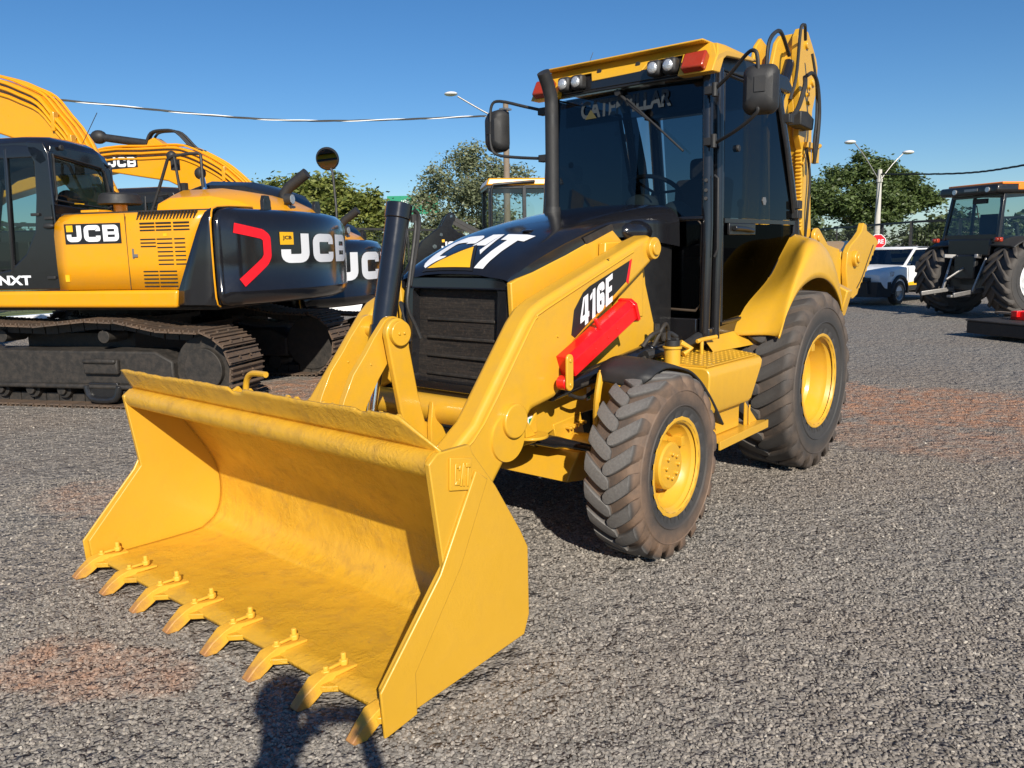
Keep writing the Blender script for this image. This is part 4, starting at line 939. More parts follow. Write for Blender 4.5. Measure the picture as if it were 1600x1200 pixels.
for x, z, r in ((-4.10, 3.35, .035), (-4.28, 3.05, .035), (-4.20, 3.0, .02), (-4.17, 2.93, .018), (-4.20, 2.86, .018), (-4.12, 2.38, .02), (-4.10, 2.31, .016)): b.cut(); b.cyl((x, .11, z), (x, .135, z), r, n=14)
b.cut(); b.box((-4.27, .13, 2.48), (.30, .05, .05)); b.cyl((-4.43, .13, 2.48), (-4.50, .13, 2.50), .022, n=8); b.box((-4.39, .13, 2.40), (.07, .05, .14))
b.each('stick_pin', 'yellow', stick, bevel=.003)
b = MB(); b.cyl((-3.55, .03, 2.60), (-3.92, .03, 3.18), .055, n=20); dc = b.make('stick_cylinder', 'black', L); b = MB(); b.cyl((-3.91, .03, 3.165), (-3.99, .03, 3.29), .03, n=14); b.make('cylinder_rod', 'chrome', dc)
b = MB(); b.prism([(-3.82, 2.62), (-4.12, 2.60), (-4.14, 2.70), (-3.98, 2.75), (-3.82, 2.74)], 'y', .08, .20); b.make('boom_work_light', 'blackm', L, bevel=.01)
b = MB()
H = [([(-2.93, .25, 2.60), (-2.93, .25, 2.99), (-2.97, .25, 3.17), (-3.12, .25, 3.27), (-3.30, .22, 3.27), (-3.62, .15, 3.18)], .020),
     ([(-3.55, .2, 2.80), (-3.62, .22, 3.0), (-3.60, .25, 3.36), (-3.68, .25, 3.42), (-3.78, .22, 3.42), (-3.90, .18, 3.35)], .017),
     ([(-3.45, .22, 2.62), (-3.62, .24, 2.72), (-3.74, .25, 2.92), (-3.82, .22, 3.02)], .026),
     ([(-3.78, .25, 3.02), (-3.92, .25, 3.06), (-4.05, .25, 2.98), (-4.12, .25, 2.75), (-4.10, .25, 2.5), (-4.12, .22, 2.3)], .022),
     ([(-4.02, .2, 3.25), (-4.10, .22, 3.0), (-4.08, .24, 2.7), (-4.02, .25, 2.5), (-4.05, .25, 2.3)], .015),
     ([(-4.16, .13, 2.45), (-4.22, .15, 2.2), (-4.20, .15, 1.9), (-4.24, .12, 1.6)], .016)]
for p, r in H: b.cut(); b.tube(p, r*.8, 8, smooth=5)
b.each('backhoe_hose', 'blackm', L)
b = MB()
def slot(p0, p1, r):
    p0, p1 = Vector(p0), Vector(p1); a = math.atan2(p1.y-p0.y, p1.x-p0.x)
    return [(p0.x+r*math.cos(a+t), p0.y+r*math.sin(a+t)) for t in np.linspace(math.pi/2, 3*math.pi/2, 9)]+[(p1.x+r*math.cos(a+t), p1.y+r*math.sin(a+t)) for t in np.linspace(-math.pi/2, math.pi/2, 9)]
b.prism(slot((-4.44, 1.64), (-4.78, 1.44), .085), 'y', .13, .17); b.cyl((-4.46, .165, 1.63), (-4.46, .185, 1.63), .035, n=14)
b.prism([(-4.70, 1.50), (-4.85, 1.56), (-5.18, 1.52), (-5.28, 1.40), (-5.28, .95), (-5.05, .95), (-4.75, 1.30)], 'y', .09, .13); b.cyl((-4.86, .125, 1.44), (-4.86, .16, 1.44), .05, n=16)
b.prism([(-4.2, 1.70), (-4.8, 1.30), (-5.2, 1.0), (-5.0, .92), (-4.2, 1.5)], 'y', -.10, -.05)
b.make('bucket_linkage', 'yellow', L, bevel=.008)
b = MB()
tp = [(-5.28, 1.48), (-5.36, 1.55), (-5.56, 1.63), (-5.70, 1.70), (-5.76, 1.79), (-5.86, 1.77), (-5.88, 1.71), (-6.22, 1.63), (-6.30, 1.58)]
ex, ez = -6.30, 1.58
for i in range(9):
    t = i/9; x = -6.30+.62*t; z = 1.58-.52*t; tp += [(x, z), (x+.01, z-.035), (x+.045, z-.035)]
tp += [(-5.66, 1.02), (-5.52, .98), (-5.36, 1.02), (-5.26, 1.30)]
b.prism(tp, 'y', .13, .19); b.cyl((-5.50, .185, 1.41), (-5.50, .23, 1.41), .085, n=24); b.cyl((-5.50, .228, 1.41), (-5.50, .25, 1.41), .045, n=16)
b.prism([(-5.28, 1.48), (-5.9, 1.6), (-6.2, 1.5), (-5.6, 1.02), (-5.3, 1.05)], 'y', -.25, .12)
tb = b.make('backhoe_bucket', 'yellow', L, bevel=.008)
b = MB(); b.tube([(-6.12, .192, 1.55), (-5.95, .192, 1.38), (-5.78, .192, 1.20), (-5.62, .192, 1.09)], .007, 6, smooth=3); b.make('plate_seam', 'dark', tb)
# ================================================================ TRACKED EXCAVATORS
FX = Vector((math.cos(R(-63)), math.sin(R(-63)), 0)); FY = Vector((-FX.y, FX.x, 0))
def excavator(loc, label, boompts, boomdx, textsc, near):
    E = tag(empty('excavator', loc, R(-63)), label, 'excavator', 'tracked excavators parked in a row')
    # --- undercarriage
    for s in (1, -1):
        pth = [(-1.75, .045), (1.75, .045)]+[(1.78+.41*math.cos(R(a)), .455+.41*math.sin(R(a))) for a in range(-75, 80, 15)]
        pth += [(1.4, .895), (.7, .86), (.1, .845), (-.5, .90), (-.9, .885), (-1.35, .80)]+[(-1.78+.37*math.cos(R(a)), .42+.375*math.sin(R(a))) for a in range(105, 256, 15)]
        P = [Vector((x, z, 0)) for x, z in pth]; P.append(P[0])
        # resample into shoes
        L_ = [0]
        for i in range(1, len(P)): L_.append(L_[-1]+(P[i]-P[i-1]).length)
        n = 58; b = MB(); ch_ = MB()
        for i in range(n):
            d = L_[-1]*(i+.5)/n; k = max(j for j in range(len(L_)) if L_[j] <= d); k = min(k, len(P)-2)
            t = (d-L_[k])/(L_[k+1]-L_[k]); p = P[k].lerp(P[k+1], t); tg = (P[k+1]-P[k]).normalized(); a = math.atan2(tg.y, tg.x)
            A = Matrix.Rotation(-a, 3, 'Y'); c = Vector((p.x, s*1.15, p.y)); nn = A@Vector((0, 0, -1))
            pl_ = L_[-1]/n
            b.box(c+nn*.015, (pl_*.90, .60, .016), A)
            for q in (-.42, -.05, .32): b.box(c+nn*.030+A@Vector((q*pl_, 0, 0)), (.014, .60, .030), A)
            if near:
                for qy in (-.10, .10):
                    for qx in (.05, .2): b.cyl(c+nn*.02+A@Vector((pl_*qx-.02, qy, 0)), c+nn*.042+A@Vector((pl_*qx-.02, qy, 0)), .014, n=6)
                ch_.box(c-nn*.035+Vector((0, .09, 0)), (pl_*.92, .05, .09), A); ch_.box(c-nn*.035-Vector((0, .09, 0)), (pl_*.92, .05, .09), A)
        if s == 1 and not near: pass
        tr = b.make('track', 'track', E, bevel=0, sharp=30)
        if near: ch_.make('track_chain', 'dark', tr)
        f = MB(); f.prism([(-1.45, .25), (-1.45, .50), (-1.25, .60), (1.5, .60), (1.6, .45), (1.5, .22)], 'y', *sorted((s*.98, s*1.36)))
        f.box((0, s*1.30, .225), (2.9, .22, .05)); f.box((-.62, s*1.39, .44), (.42, .06, .16)); f.box((-.62, s*1.42, .50), (.40, .05, .05))
        fo = f.make('track_frame', 'dark', E, bevel=.02)
        r = MB()
        for x in (-1.25, -.85, -.45, -.05, .35, .75, 1.15): r.cut(); r.cyl((x, s*1.0, .17), (x, s*1.32, .17), .09, n=20); r.cyl((x, s*1.32, .17), (x, s*1.36, .17), .05, n=14)
        for x in (-.6, .7): r.cut(); r.cyl((x, s*1.0, .745), (x, s*1.30, .745), .07, n=16); 
        r.each('track_roller', 'dark', fo, bevel=.005)
        g = MB()
        g.box((-.62, s*1.38, .19), (.36, .04, .16)); g.tube([(-.82, s*1.40, .24), (-.76, s*1.41, .10), (-.48, s*1.41, .10), (-.42, s*1.40, .24)], .035, 10, smooth=3); g.make('roller_guard', 'blacks', fo, bevel=.01)
        w = MB(); w.cyl((-1.78, s*1.02, .42), (-1.78, s*1.28, .42), .345, n=40); w.cyl((-1.78, s*1.27, .42), (-1.78, s*1.34, .42), .22, n=28); w.cut(); w.cyl((1.78, s*1.02, .455), (1.78, s*1.30, .455), .36, n=40); w.cyl((1.78, s*1.30, .455), (1.78, s*1.36, .455), .2, n=28); w.each('idler_wheel', 'dark', E, bevel=.008)
    b = MB(); b.box((0, 0, .55), (1.4, 1.9, .40)); b.cyl((0, 0, .70), (0, 0, 1.02), .62, n=48)
    for i in range(36):
        a = 2*math.pi*i/36; b.cyl((.68*math.cos(a), .68*math.sin(a), .90), (.68*math.cos(a), .68*math.sin(a), .94), .016, n=6)
    b.cyl((0, 0, .84), (0, 0, .90), .73, n=48); b.make('undercarriage', 'dark', E, bevel=.01)
    # --- upper structure
    b = MB(); b.box((-.3, 0, 1.10), (3.3, 2.5, .16)); b.box((-1.1, 0, 1.6), (1.8, 2.56, .86)); b.make('upper_frame', 'dark', E, bevel=.03)
    b = MB()
    for s in (1, -1):
        b.prism([(2.3, 1.06), (2.3, 1.225), (-1.60, 1.235), (-1.575, 1.05)], 'y', *sorted((s*1.30, s*1.385)))
    b.make('side_skirt', 'yellow2', E, bevel=.035, seg=4)
    for s in (1, -1):
        # engine side panel with a rounded top edge
        sec = []
        for x, kk in ((-.19 if s > 0 else 1.0, 0), (-.34 if s > 0 else .9, 1), (-1.0, 1), (-1.60, 1)):
            pass
        def prow(z):  # front and rear x for a height on the near side
            return ((-.185-.10*max(0, z-1.9)/.15) if s > 0 else .9), -1.612-(z-1.24)*.44
        rows = []
        for y, z in ((1.362, 1.24), (1.368, 1.5), (1.366, 1.80), (1.355, 1.92), (1.325, 1.985), (1.26, 2.022), (1.1, 2.04), (.55, 2.05)):
            xa, xb = prow(min(z, 2.03)); rows.append([(xa+(xb-xa)*t, s*y, z) for t in np.linspace(0, 1, 12)])
        b = MB(); b.add([p for r in rows for p in r], [(i*12+j, (i+1)*12+j, (i+1)*12+j+1, i*12+j+1) for i in range(len(rows)-1) for j in range(11)])
        pan = b.make('engine_panel', 'yellow2', E, solid=.03, sharp=60)
        rows = []
        for y, z in ((1.30, 1.055), (1.372, 1.08), (1.372, 1.24), (1.374, 1.5), (1.372, 1.80), (1.360, 1.93), (1.330, 1.995), (1.26, 2.035), (1.1, 2.053), (.55, 2.065)):
            xb = -1.608-(max(z, 1.24)-1.24)*.44 if z >= 1.2 else -1.585
            rows.append([(xb+.0+( -2.02-xb)*t, s*y, z) for t in np.linspace(0, 1, 4)])
        b = MB(); b.add([p for r in rows for p in r], [(i*4+j, (i+1)*4+j, (i+1)*4+j+1, i*4+j+1) for i in range(len(rows)-1) for j in range(3)])
        b.make('rear_side_panel', 'black', E, solid=.02, sharp=60)
        if s == 1:
            b = MB(); b.box((-.655, 1.368, 1.81), (.67, .004, .205)); b.make('badge_plate', 'vblack', pan)
            b = MB(); f = quad_fn((-.345, 1.372, 1.73), (-.975, 1.372, 1.73), (-.975, 1.372, 1.895), (-.345, 1.372, 1.895), size=(3.33, 1)); quads_to_mesh(JCB(), f, b, maxlen=9); b.make('badge_lettering', 'whitem', pan, fixn=False)
            b = MB(); b.add([f(.0, .62), f(.42, .62), f(.42, 1.02), (f(0, 1.02))], [(0, 1, 2, 3)]); b.make('badge_emblem', 'vyellow', pan, fixn=False)
            b = MB()
            for x0, x1, z0, z1, rows_ in ((-1.215, -1.385, 1.83, 1.90, 3), (-1.40, -1.575, 1.83, 1.90, 3), (-1.60, -1.78, 1.83, 1.90, 3), (-1.21, -1.385, 1.67, 1.74, 3), (-1.40, -1.575, 1.49, 1.74, 7), (-1.60, -1.72, 1.49, 1.74, 7), (-1.215, -1.385, 1.27, 1.42, 5), (-1.40, -1.60, 1.27, 1.42, 5)):
                for k in range(rows_):
                    z = z0+(z1-z0)*k/(rows_-1); b.box(((x0+x1)/2, 1.3675, z), (abs(x1-x0), .006, .013))
            for k in range(18):
                x = -1.17-.038*k; b.prism([(x, 1.935), (x-.014, 1.935), (x-.044, 2.015), (x-.030, 2.015)], 'y', 1.32, 1.352)
            b.make('cooling_slots', 'vblack', pan)
            b = MB(); b.box((-1.115, 1.370, 1.60), (.02, .006, .10)); b.box((-1.14, 1.375, 1.58), (.06, .01, .03)); b.make('door_latch', 'steel', pan)
            b = MB(); b.box((-1.05, 1.3675, 1.62), (.006, .004, .76)); b.make('panel_gap', 'dark', pan)
            b = MB(); b.box((-.30, 1.3695, 1.36), (.05, .004, .07)); b.cut(); b.box((-1.5, 1.3695, 1.78), (.04, .004, .03)); b.each('warning_label', 'vyellow', pan)
            b = MB(); b.tube([(-2.015, 1.30, 1.06), (-2.022, 1.372, 1.16), (-2.022, 1.376, 1.8), (-2.025, 1.355, 1.95), (-2.03, 1.26, 2.045), (-2.03, .6, 2.072)], .009, 6, smooth=3); b.make('edge_trim', 'yellow2', pan)
    # counterweight: side faces, rounded corner, big rear arc
    def plan(inset=0):
        pts = []; Rr = 2.55-inset
        y0 = 1.355-inset; a0 = math.asin(y0/Rr)
        pts.append((-2.03, y0)); 
        for t in np.linspace(0, 1, 6): 
            pts.append((-2.06-.04*t-inset*0, y0-.035*t**2))
        aa = math.asin((y0-.09)/Rr)
        for a in np.linspace(aa, -aa, 40): pts.append((-Rr*math.cos(a), Rr*math.sin(a)))
        for t in np.linspace(1, 0, 6): pts.append((-2.06-.04*t, -(y0-.035*t**2)))
        pts.append((-2.03, -y0)); return pts
    secs = []
    for z, ins in ((1.055, .30), (1.06, .14), (1.09, .055), (1.14, .012), (1.205, .0), (1.212, .006), (1.5, .0), (1.80, .003), (1.90, .012), (1.965, .045), (2.01, .10), (2.035, .19), (2.045, .35)):
        secs.append([(x, y, z) for x, y in plan(ins)])
    b = MB(); b.loft(secs); cw = b.make('counterweight', 'black', E, sharp=45)
    def arc(s_, z, lift=.004):   # s_: metres along the rear arc, 0 in the middle, + towards the machine's left
        a = s_/2.55; r = 2.55+lift; return (-r*math.cos(a), r*math.sin(a), z)
    hgt = .31*textsc; sc = hgt; half = .80*textsc*.98; zc = 1.63 if textsc == 1 else 1.645
    fn = lambda u, v: arc(half-u*(2*half/3.33), zc-hgt/2+v*hgt)
    b = MB(); quads_to_mesh(JCB(), fn, b, maxlen=.12); b.make('counterweight_lettering', 'whitem', cw, fixn=False)
    b = MB(); fn2 = lambda u, v: arc(half-(-.02+u*.42)*(2*half/3.33), zc-hgt/2+(.62+v*.42)*hgt, .005); b.grid(fn2, 5, 2); b.make('emblem', 'vyellow', cw, fixn=False)
    b = MB(); f3 = lambda u, v: arc(half-(.06+u*.28)*(2*half/3.33), zc-hgt/2+(.76+v*.16)*hgt, .006); font_on(b, 'JCB', f3, bold=.04); b.make('emblem_lettering', 'vblack', cw, fixn=False)
    b = MB(); W3 = .055
    def fl(x, z):
        s_ = x; return arc(s_, z, .005)
    zs = [(1.32, 1.845, 1.16, 1.805), (1.02, 1.80, 1.02, 1.70)]
    strokep = stroke([(1.335, 1.835), (1.02, 1.775), (.965, 1.735), (.965, 1.555), (1.00, 1.50), (1.28, 1.29)], .098, .02)
    quads_to_mesh(strokep, lambda s_, z: arc(s_, z, .005), b, maxlen=.06); b.make('red_reflector_chevron', 'vred', cw, fixn=False)
    # --- deck: engine covers, exhaust, lifting eyes, lamp
    b = MB(); b.loft([[(x, y, z) for y, z in ((-.75, 2.02), (-.70, zt-.05), (-.5, zt), (.30, zt), (.55, zt-.10), (.60, 2.02))] for x, zt in ((-.84, 2.24), (-1.0, 2.30), (-1.5, 2.305), (-1.85, 2.24), (-2.15, 2.10), (-2.20, 2.05))])
    b.make('engine_cover', 'yellow2', E, bevel=.03, seg=3)
    b = MB(); b.loft([[(x, y, z) for y, z in ((-1.0, 2.05), (-.95, zt), (-.35, zt+.02), (-.15, zt-.04), (-.10, 2.05))] for x, zt in ((-.70, 2.36), (-.95, 2.43), (-1.5, 2.40), (-1.85, 2.28), (-2.0, 2.12))]); b.make('black_cowl', 'blacks', E, bevel=.03)
    b = MB(); b.tube([(-1.88, -.35, 2.05), (-1.88, -.35, 2.22), (-1.95, -.35, 2.33), (-2.08, -.35, 2.42), (-2.20, -.35, 2.50)], .062, 20, smooth=4); b.make('exhaust_pipe', 'blackm', E)
    for y, x in ((.55, -2.16), (-.62, -2.16)):
        b = MB(); b.prism([(y-.075, 2.03), (y-.075, 2.13), (y-.045, 2.19), (y+.045, 2.19), (y+.075, 2.13), (y+.075, 2.03)], 'x', x-.02, x+.02); b.cyl((x-.021, y, 2.13), (x-.023, y, 2.13), .03, n=16); b.make('lifting_eye', 'blacks', E, bevel=.004)
    b = MB(); b.cyl((-2.16, .03, 2.05), (-2.16, .03, 2.14), .02, n=10); b.cyl((-2.12, .03, 2.18), (-2.20, .03, 2.18), .062, n=20); lo_ = b.make('rear_work_light', 'blackm', E); b = MB(); b.cyl((-2.20, .03, 2.18), (-2.206, .03, 2.18), .052, n=20); b.make('lamp_lens', 'lens', lo_)
    if near:
        b = MB(); b.cyl((-.64, .90, 2.04), (-.64, .90, 2.12), .07, n=20); air = b.make('air_intake', 'yellow2', E); b = MB(); b.lathe([(0, .11), (.17, .11), (.20, .09), (.22, .0), (.20, -.01), (0, -.01)], (-.64, .90, 2.13), (0, 0, 1), 36); b.make('intake_cap', 'blackm', air)
        b = MB(); b.box((-.50, 1.05, 2.045), (.22, .3, .03)); b.make('deck_hatch', 'yellow2', E, bevel=.008)
        b = MB()
        b.tube([(-.56, .30, 2.05), (-.70, .30, 2.35), (-.83, .30, 2.64), (-.90, .30, 2.68), (-1.10, .27, 2.70), (-1.20, .25, 2.70), (-1.225, .25, 2.68), (-1.225, .25, 2.33)], .018, 8); b.tube([(-.92, .30, 2.67), (-.96, .30, 2.30)], .016, 8)
        b.tube([(-.62, .30, 2.12), (-.75, .30, 2.13)], .012, 6); b.tube([(-.68, .30, 2.25), (-.80, .30, 2.26)], .012, 6); b.make('hand_rail', 'blackm', E)
        b = MB(); b.ell((-.78, .15, 2.70), (.06, .05, .06)); b.box((-.82, .15, 2.60), (.08, .06, .12)); b.cut(); b.ell((-1.10, .1, 2.50), (.07, .05, .07)); b.cut(); b.box((-.95, .2, 2.33), (.06, .06, .12)); b.each('small_mirror', 'blackm', E)
        b = MB(); b.tube([(-1.12, .1, 2.46), (-1.15, .1, 2.28)], .03, 8); b.make('mirror_arm', 'chrome', E)
    else:
        b = MB(); b.tube([(-1.55, -.95, 2.10), (-1.55, -.95, 2.40), (-1.53, -1.0, 2.60), (-1.50, -1.0, 3.15), (-1.47, -1.0, 3.22)], .022, 8); b.tube([(-1.0, -.95, 2.40), (-1.53, -.97, 2.42)], .018, 8)
        c_ = Vector((-1.42, -1.0, 3.38)); ax_ = Vector((-.35, 1, -.25)).normalized()
        b.cyl(c_, c_+ax_*.05, .19, .17, n=32); mo = b.make('round_mirror', 'blackm', E); b = MB(); b.cyl(c_+ax_*.051, c_+ax_*.054, .165, n=32); b.make('mirror_glass', 'mirror', mo)
    # --- cab: black shell with real window openings
    Y0, Y1 = .42, 1.352
    def cabring(y, ins=0):
        P = [(1.45, 1.25), (1.55, 1.8), (1.35, 2.55), (1.15, 2.76), (.9, 2.83), (.1, 2.83), (-.08, 2.81), (-.17, 2.74), (-.20, 2.62), (-.20, 1.25)]
        return P
    sh = MB()
    ro = [(-.195, 2.66), (-.15, 2.77), (-.05, 2.82), (.2, 2.84), (.9, 2.84), (1.2, 2.78), (1.4, 2.6), (1.30, 2.56), (1.1, 2.66), (.9, 2.70), (0, 2.70), (-.10, 2.62)]
    sh.loft([[(x, y, z-dz) for x, z in ro] for y, dz in ((Y0, .20), (Y0+.05, .09), (Y0+.20, .02), (.9, 0), (Y1-.22, .0), (Y1-.07, .03), (Y1, .11))])
    # rear wall: posts, sill and header round the window
    sh.prism([(Y0, 1.25), (Y1, 1.25), (Y1, 2.13), (Y0+.0, 2.06)], 'x', -.205, -.16); 
    sh.prism([(Y1-.07, 2.10), (Y1, 2.13), (Y1-.01, 2.66), (Y1-.09, 2.66)], 'x', -.205, -.14); sh.prism([(Y0, 2.05), (Y0+.07, 2.08), (Y0+.13, 2.56), (Y0+.05, 2.56)], 'x', -.205, -.14)
    sh.prism([(Y0+.05, 2.50), (Y1-.03, 2.60), (Y1-.05, 2.72), (Y0+.2, 2.70)], 'x', -.20, -.13)
    # near side wall: wide rear pillar, lower panel
    sh.prism([(-.205, 1.245), (-.205, 2.62), (-.15, 2.74), (.05, 2.76), (.04, 2.66), (-.02, 2.55), (.0, 2.2), (.06, 1.85), (.20, 1.62), (.42, 1.46), (.75, 1.40), (1.5, 1.38), (1.45, 1.245)], 'y', Y1-.04, Y1)
    sh.prism([(.30, 2.70), (.345, 2.70), (.42, 1.42), (.375, 1.42)], 'y', Y1-.05, Y1+.004); sh.prism([(.02, 2.70), (1.2, 2.70), (1.2, 2.76), (.02, 2.76)], 'y', Y1-.05, Y1-.002)
    sh.prism([(1.25, 2.65), (1.36, 2.55), (1.55, 1.8), (1.5, 1.25), (1.4, 1.25), (1.45, 1.8), (1.27, 2.5)], 'y', Y1-.06, Y1); sh.prism([(1.25, 2.65), (1.36, 2.55), (1.55, 1.8), (1.5, 1.25), (1.4, 1.25), (1.45, 1.8), (1.27, 2.5)], 'y', Y0, Y0+.05)
    sh.prism([(-.20, 1.25), (-.20, 1.9), (1.5, 1.9), (1.5, 1.25)], 'y', Y0, Y0+.03); sh.prism([(-.20, 2.0), (-.20, 2.6), (-.13, 2.6), (-.10, 2.0)], 'y', Y0, Y0+.03)
    cabo = sh.make('cab', 'black' if near else 'blacks', E, bevel=.018, seg=3, sharp=45)
    b = MB(); b.grid(lambda u, v: (-.175, Y0+.03+(Y1-Y0-.06)*u, 2.05+.56*v), 2, 2); b.make('rear_window', 'glassc', cabo, fixn=False)
    b = MB(); b.tube([(-.208, y, z) for y, z in ((.555, 2.12), (.50, 2.16), (.545, 2.44), (.60, 2.53), (.68, 2.555), (1.24, 2.615), (1.285, 2.58), (1.29, 2.22), (1.25, 2.16), (.60, 2.11), (.555, 2.12))], .010, 6, smooth=3); b.make('window_seal', 'blackm', cabo)
    b = MB(); b.add([(-.0, Y1-.02, 1.5), (1.45, Y1-.02, 1.42), (1.40, Y1-.02, 2.5), (1.2, Y1-.02, 2.68), (-.0, Y1-.02, 2.68)], [(0, 1, 2, 3, 4)]); b.make('door_glass', 'glassc', cabo, fixn=False)
    b = MB(); b.add([(-.1, Y0+.01, 1.9), (1.45, Y0+.01, 1.9), (1.3, Y0+.01, 2.5), (-.1, Y0+.01, 2.6)], [(0, 1, 2, 3)]); b.make('side_glass', 'glassc', cabo, fixn=False)
    if near:
        b = MB(); b.box((.25, .9, 1.6), (.5, .5, .15)); b.box((.02, .9, 1.88), (.12, .48, .62)); b.ell((.0, .9, 2.18), (.05, .17, .12)); b.box((.5, .62, 1.6), (.5, .12, .35)); b.box((.5, 1.2, 1.6), (.5, .10, .30)); b.tube([(.7, 1.18, 1.7), (.72, 1.16, 1.98)], .02, 8); b.make('seat', 'blackm', cabo, bevel=.03)
        b = MB(); b.box((.30, 1.22, 1.62), (.05, .05, .13)); b.cut(); b.box((.35, 1.22, 1.45), (.04, .05, .09)); b.each('yellow_lever', 'vyellow', cabo, bevel=.01)
        b = MB(); b.box((-.212, 1.0, 2.14), (.01, .14, .012)); b.make('yellow_tape', 'vyellow', cabo)
        b = MB(); f = quad_fn((.72, Y1+.003, 1.30), (.16, Y1+.003, 1.30), (.16, Y1+.003, 1.40), (.72, Y1+.003, 1.40)); f = quad_fn((.585, Y1+.003, 1.295), (.17, Y1+.003, 1.295), (.17, Y1+.003, 1.395), (.585, Y1+.003, 1.395)); font_on(b, 'NXT', f, bold=.04); b.make('cab_lettering', 'whitem', cabo, fixn=False)
        b = MB()
        for x, z in ((-.14, 1.98), (-.10, 1.37), (.02, 2.02)): b.cut(); b.box((x, Y1+.012, z), (.10, .024, .03))
        b.cut(); b.ell((-.13, Y1+.01, 1.90), (.07, .03, .03)); b.cut(); b.cyl((-.21, 1.18, 2.70), (-.235, 1.18, 2.70), .03, n=14); b.each('door_hinge', 'blackm', cabo, bevel=.006)
        b = MB(); b.tube([(-.12, .75, 2.80), (-.30, .70, 3.12)], .004, 5); b.make('antenna', 'blackm', cabo)
    # --- boom with cylinder, pipes
    t, bt = boompts
    b = MB(); b.prism([(x+boomdx, z) for x, z in t+bt[::-1]], 'y', -.17, .20); bo = b.make('boom', 'yellow2', E, bevel=.02)
    b = MB()
    tt = [(x+boomdx, z) for x, z in t]
    for k, (oy, oz) in enumerate(((.21, -.03), (.225, -.10), (.21, -.18), (.12, .03), (.02, .035), (-.08, .035))):
        b.cut(); b.tube([(x, oy, z+oz) for x, z in tt], .017, 8, smooth=3)
    b.each('steel_pipe', 'yellow2', bo)
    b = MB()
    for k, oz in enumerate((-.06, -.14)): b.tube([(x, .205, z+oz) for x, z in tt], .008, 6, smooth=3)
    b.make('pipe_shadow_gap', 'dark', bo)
    b = MB()
    for q in (1, 2, 3): b.cut(); b.box((tt[q][0], .2, tt[q][1]-.08), (.05, .08, .22))
    b.each('pipe_clamp', 'yellow2', bo, bevel=.006)
    for q in range(4):
        pass
    b = MB()
    for y in (.21, .12, .02, -.08): b.cut(); b.cyl((tt[0][0]+.02, y, tt[0][1]-.14), (tt[0][0]-.02, y, tt[0][1]-.02), .025, n=10)
    b.each('pipe_union', 'chrome', bo)
    if near: boomdx += 1.6
    b = MB(); b.cyl((boomdx+1.05-.0, 0, 3.60), (boomdx+1.0+1.02, 0, 3.76), .062, n=20); b.ell((boomdx+2.1, 0, 3.77), (.14, .11, .11)); bc = b.make('boom_cylinder', 'blackm', E)
    b = MB(); b.cyl((boomdx+2.1, 0, 3.77), (boomdx+3.3, 0, 3.88), .04, n=16); b.make('cylinder_rod', 'chrome', bc)
    b = MB(); b.prism([(boomdx+1.18, 3.52), (boomdx+1.12, 3.66), (boomdx+1.02, 3.70), (boomdx+.75, 3.52)], 'y', -.10, .10); b.make('cylinder_bracket', 'yellow2', bo, bevel=.01)
    b = MB()
    for y in (-.05, .05, .11): b.cut(); b.tube([(boomdx+1.15, y, 3.62), (boomdx+1.05, y, 3.77), (boomdx+.85, y, 3.80), (boomdx+.6, y, 3.76), (boomdx+.35, y, 3.52), (boomdx+.2, y, 3.46)], .02, 8, smooth=4)
    b.each('boom_hose', 'blackm', bo)
    if not near:
        b = MB(); b.box((1.55, .2025, 3.335), (.56, .004, .20), Matrix.Rotation(R(2), 3, 'Y')); b.make('boom_badge', 'vblack', bo)
        b = MB(); f = quad_fn((1.81, .207, 3.265), (1.29, .207, 3.250), (1.29, .207, 3.40), (1.81, .207, 3.415), size=(3.33, 1)); quads_to_mesh(JCB(), f, b, maxlen=9); b.make('boom_lettering', 'whitem', bo, fixn=False)
    if near: boomdx -= 1.6
    # arm beyond the boom, dipping to the ground outside the picture
    b = MB(); e0 = bt[-1]; b.prism([(t[-1][0]+boomdx, t[-1][1]), (t[-1][0]+boomdx+1.3, 3.3), (t[-1][0]+boomdx+2.4, 2.6), (t[-1][0]+boomdx+2.3, 2.2), (t[-1][0]+boomdx+1.2, 2.8), (e0[0]+boomdx, e0[1])], 'y', -.16, .19); b.make('boom_front', 'yellow2', E, bevel=.02)
    b = MB(); bx = t[-1][0]+boomdx+2.3; b.prism([(bx-.4, 3.3), (bx+.2, 3.2), (bx+.5, 1.0), (bx+.3, .6), (bx+.1, 1.0), (bx-.1, 2.4)], 'y', -.12, .15); b.make('dipper_arm', 'yellow2', E, bevel=.02)
    b = MB(); b.prism([(bx+.2, .9), (bx+.6, .8), (bx+.9, .25), (bx+.3, .02), (bx-.4, .10), (bx-.3, .3), (bx+.1, .4)], 'y', -.5, .55); b.make('digging_bucket', 'dark', E, bevel=.02)
    return E
top1 = [(-.05, 1.7), (.18, 2.3), (.49, 2.96), (.70, 3.23), (.89, 3.45), (1.14, 3.57), (1.40, 3.67), (1.9, 3.78), (2.5, 3.80)]
bot1 = [(.30, 1.7), (.55, 2.3), (.95, 2.75), (1.2, 2.95), (1.5, 3.05), (1.8, 3.12), (2.1, 3.2), (2.5, 3.30)]
excavator((-1.00830909, -6.84498074, 0), 'nearest yellow and black tracked excavator, its red chevron and white lettering in full view', (top1, bot1), 0, 1.0, True)
top2 = [(-.95, 2.0), (-.75, 2.65), (-.57, 2.89), (-.26, 3.16), (.0, 3.32), (.32, 3.47), (.6, 3.54), (1.18, 3.545), (1.9, 3.55), (3.0, 3.35)]
bot2 = [(-.3, 2.0), (-.1, 2.45), (.45, 2.87), (.75, 3.01), (1.29, 3.10), (1.87, 3.20), (3.0, 3.05)]
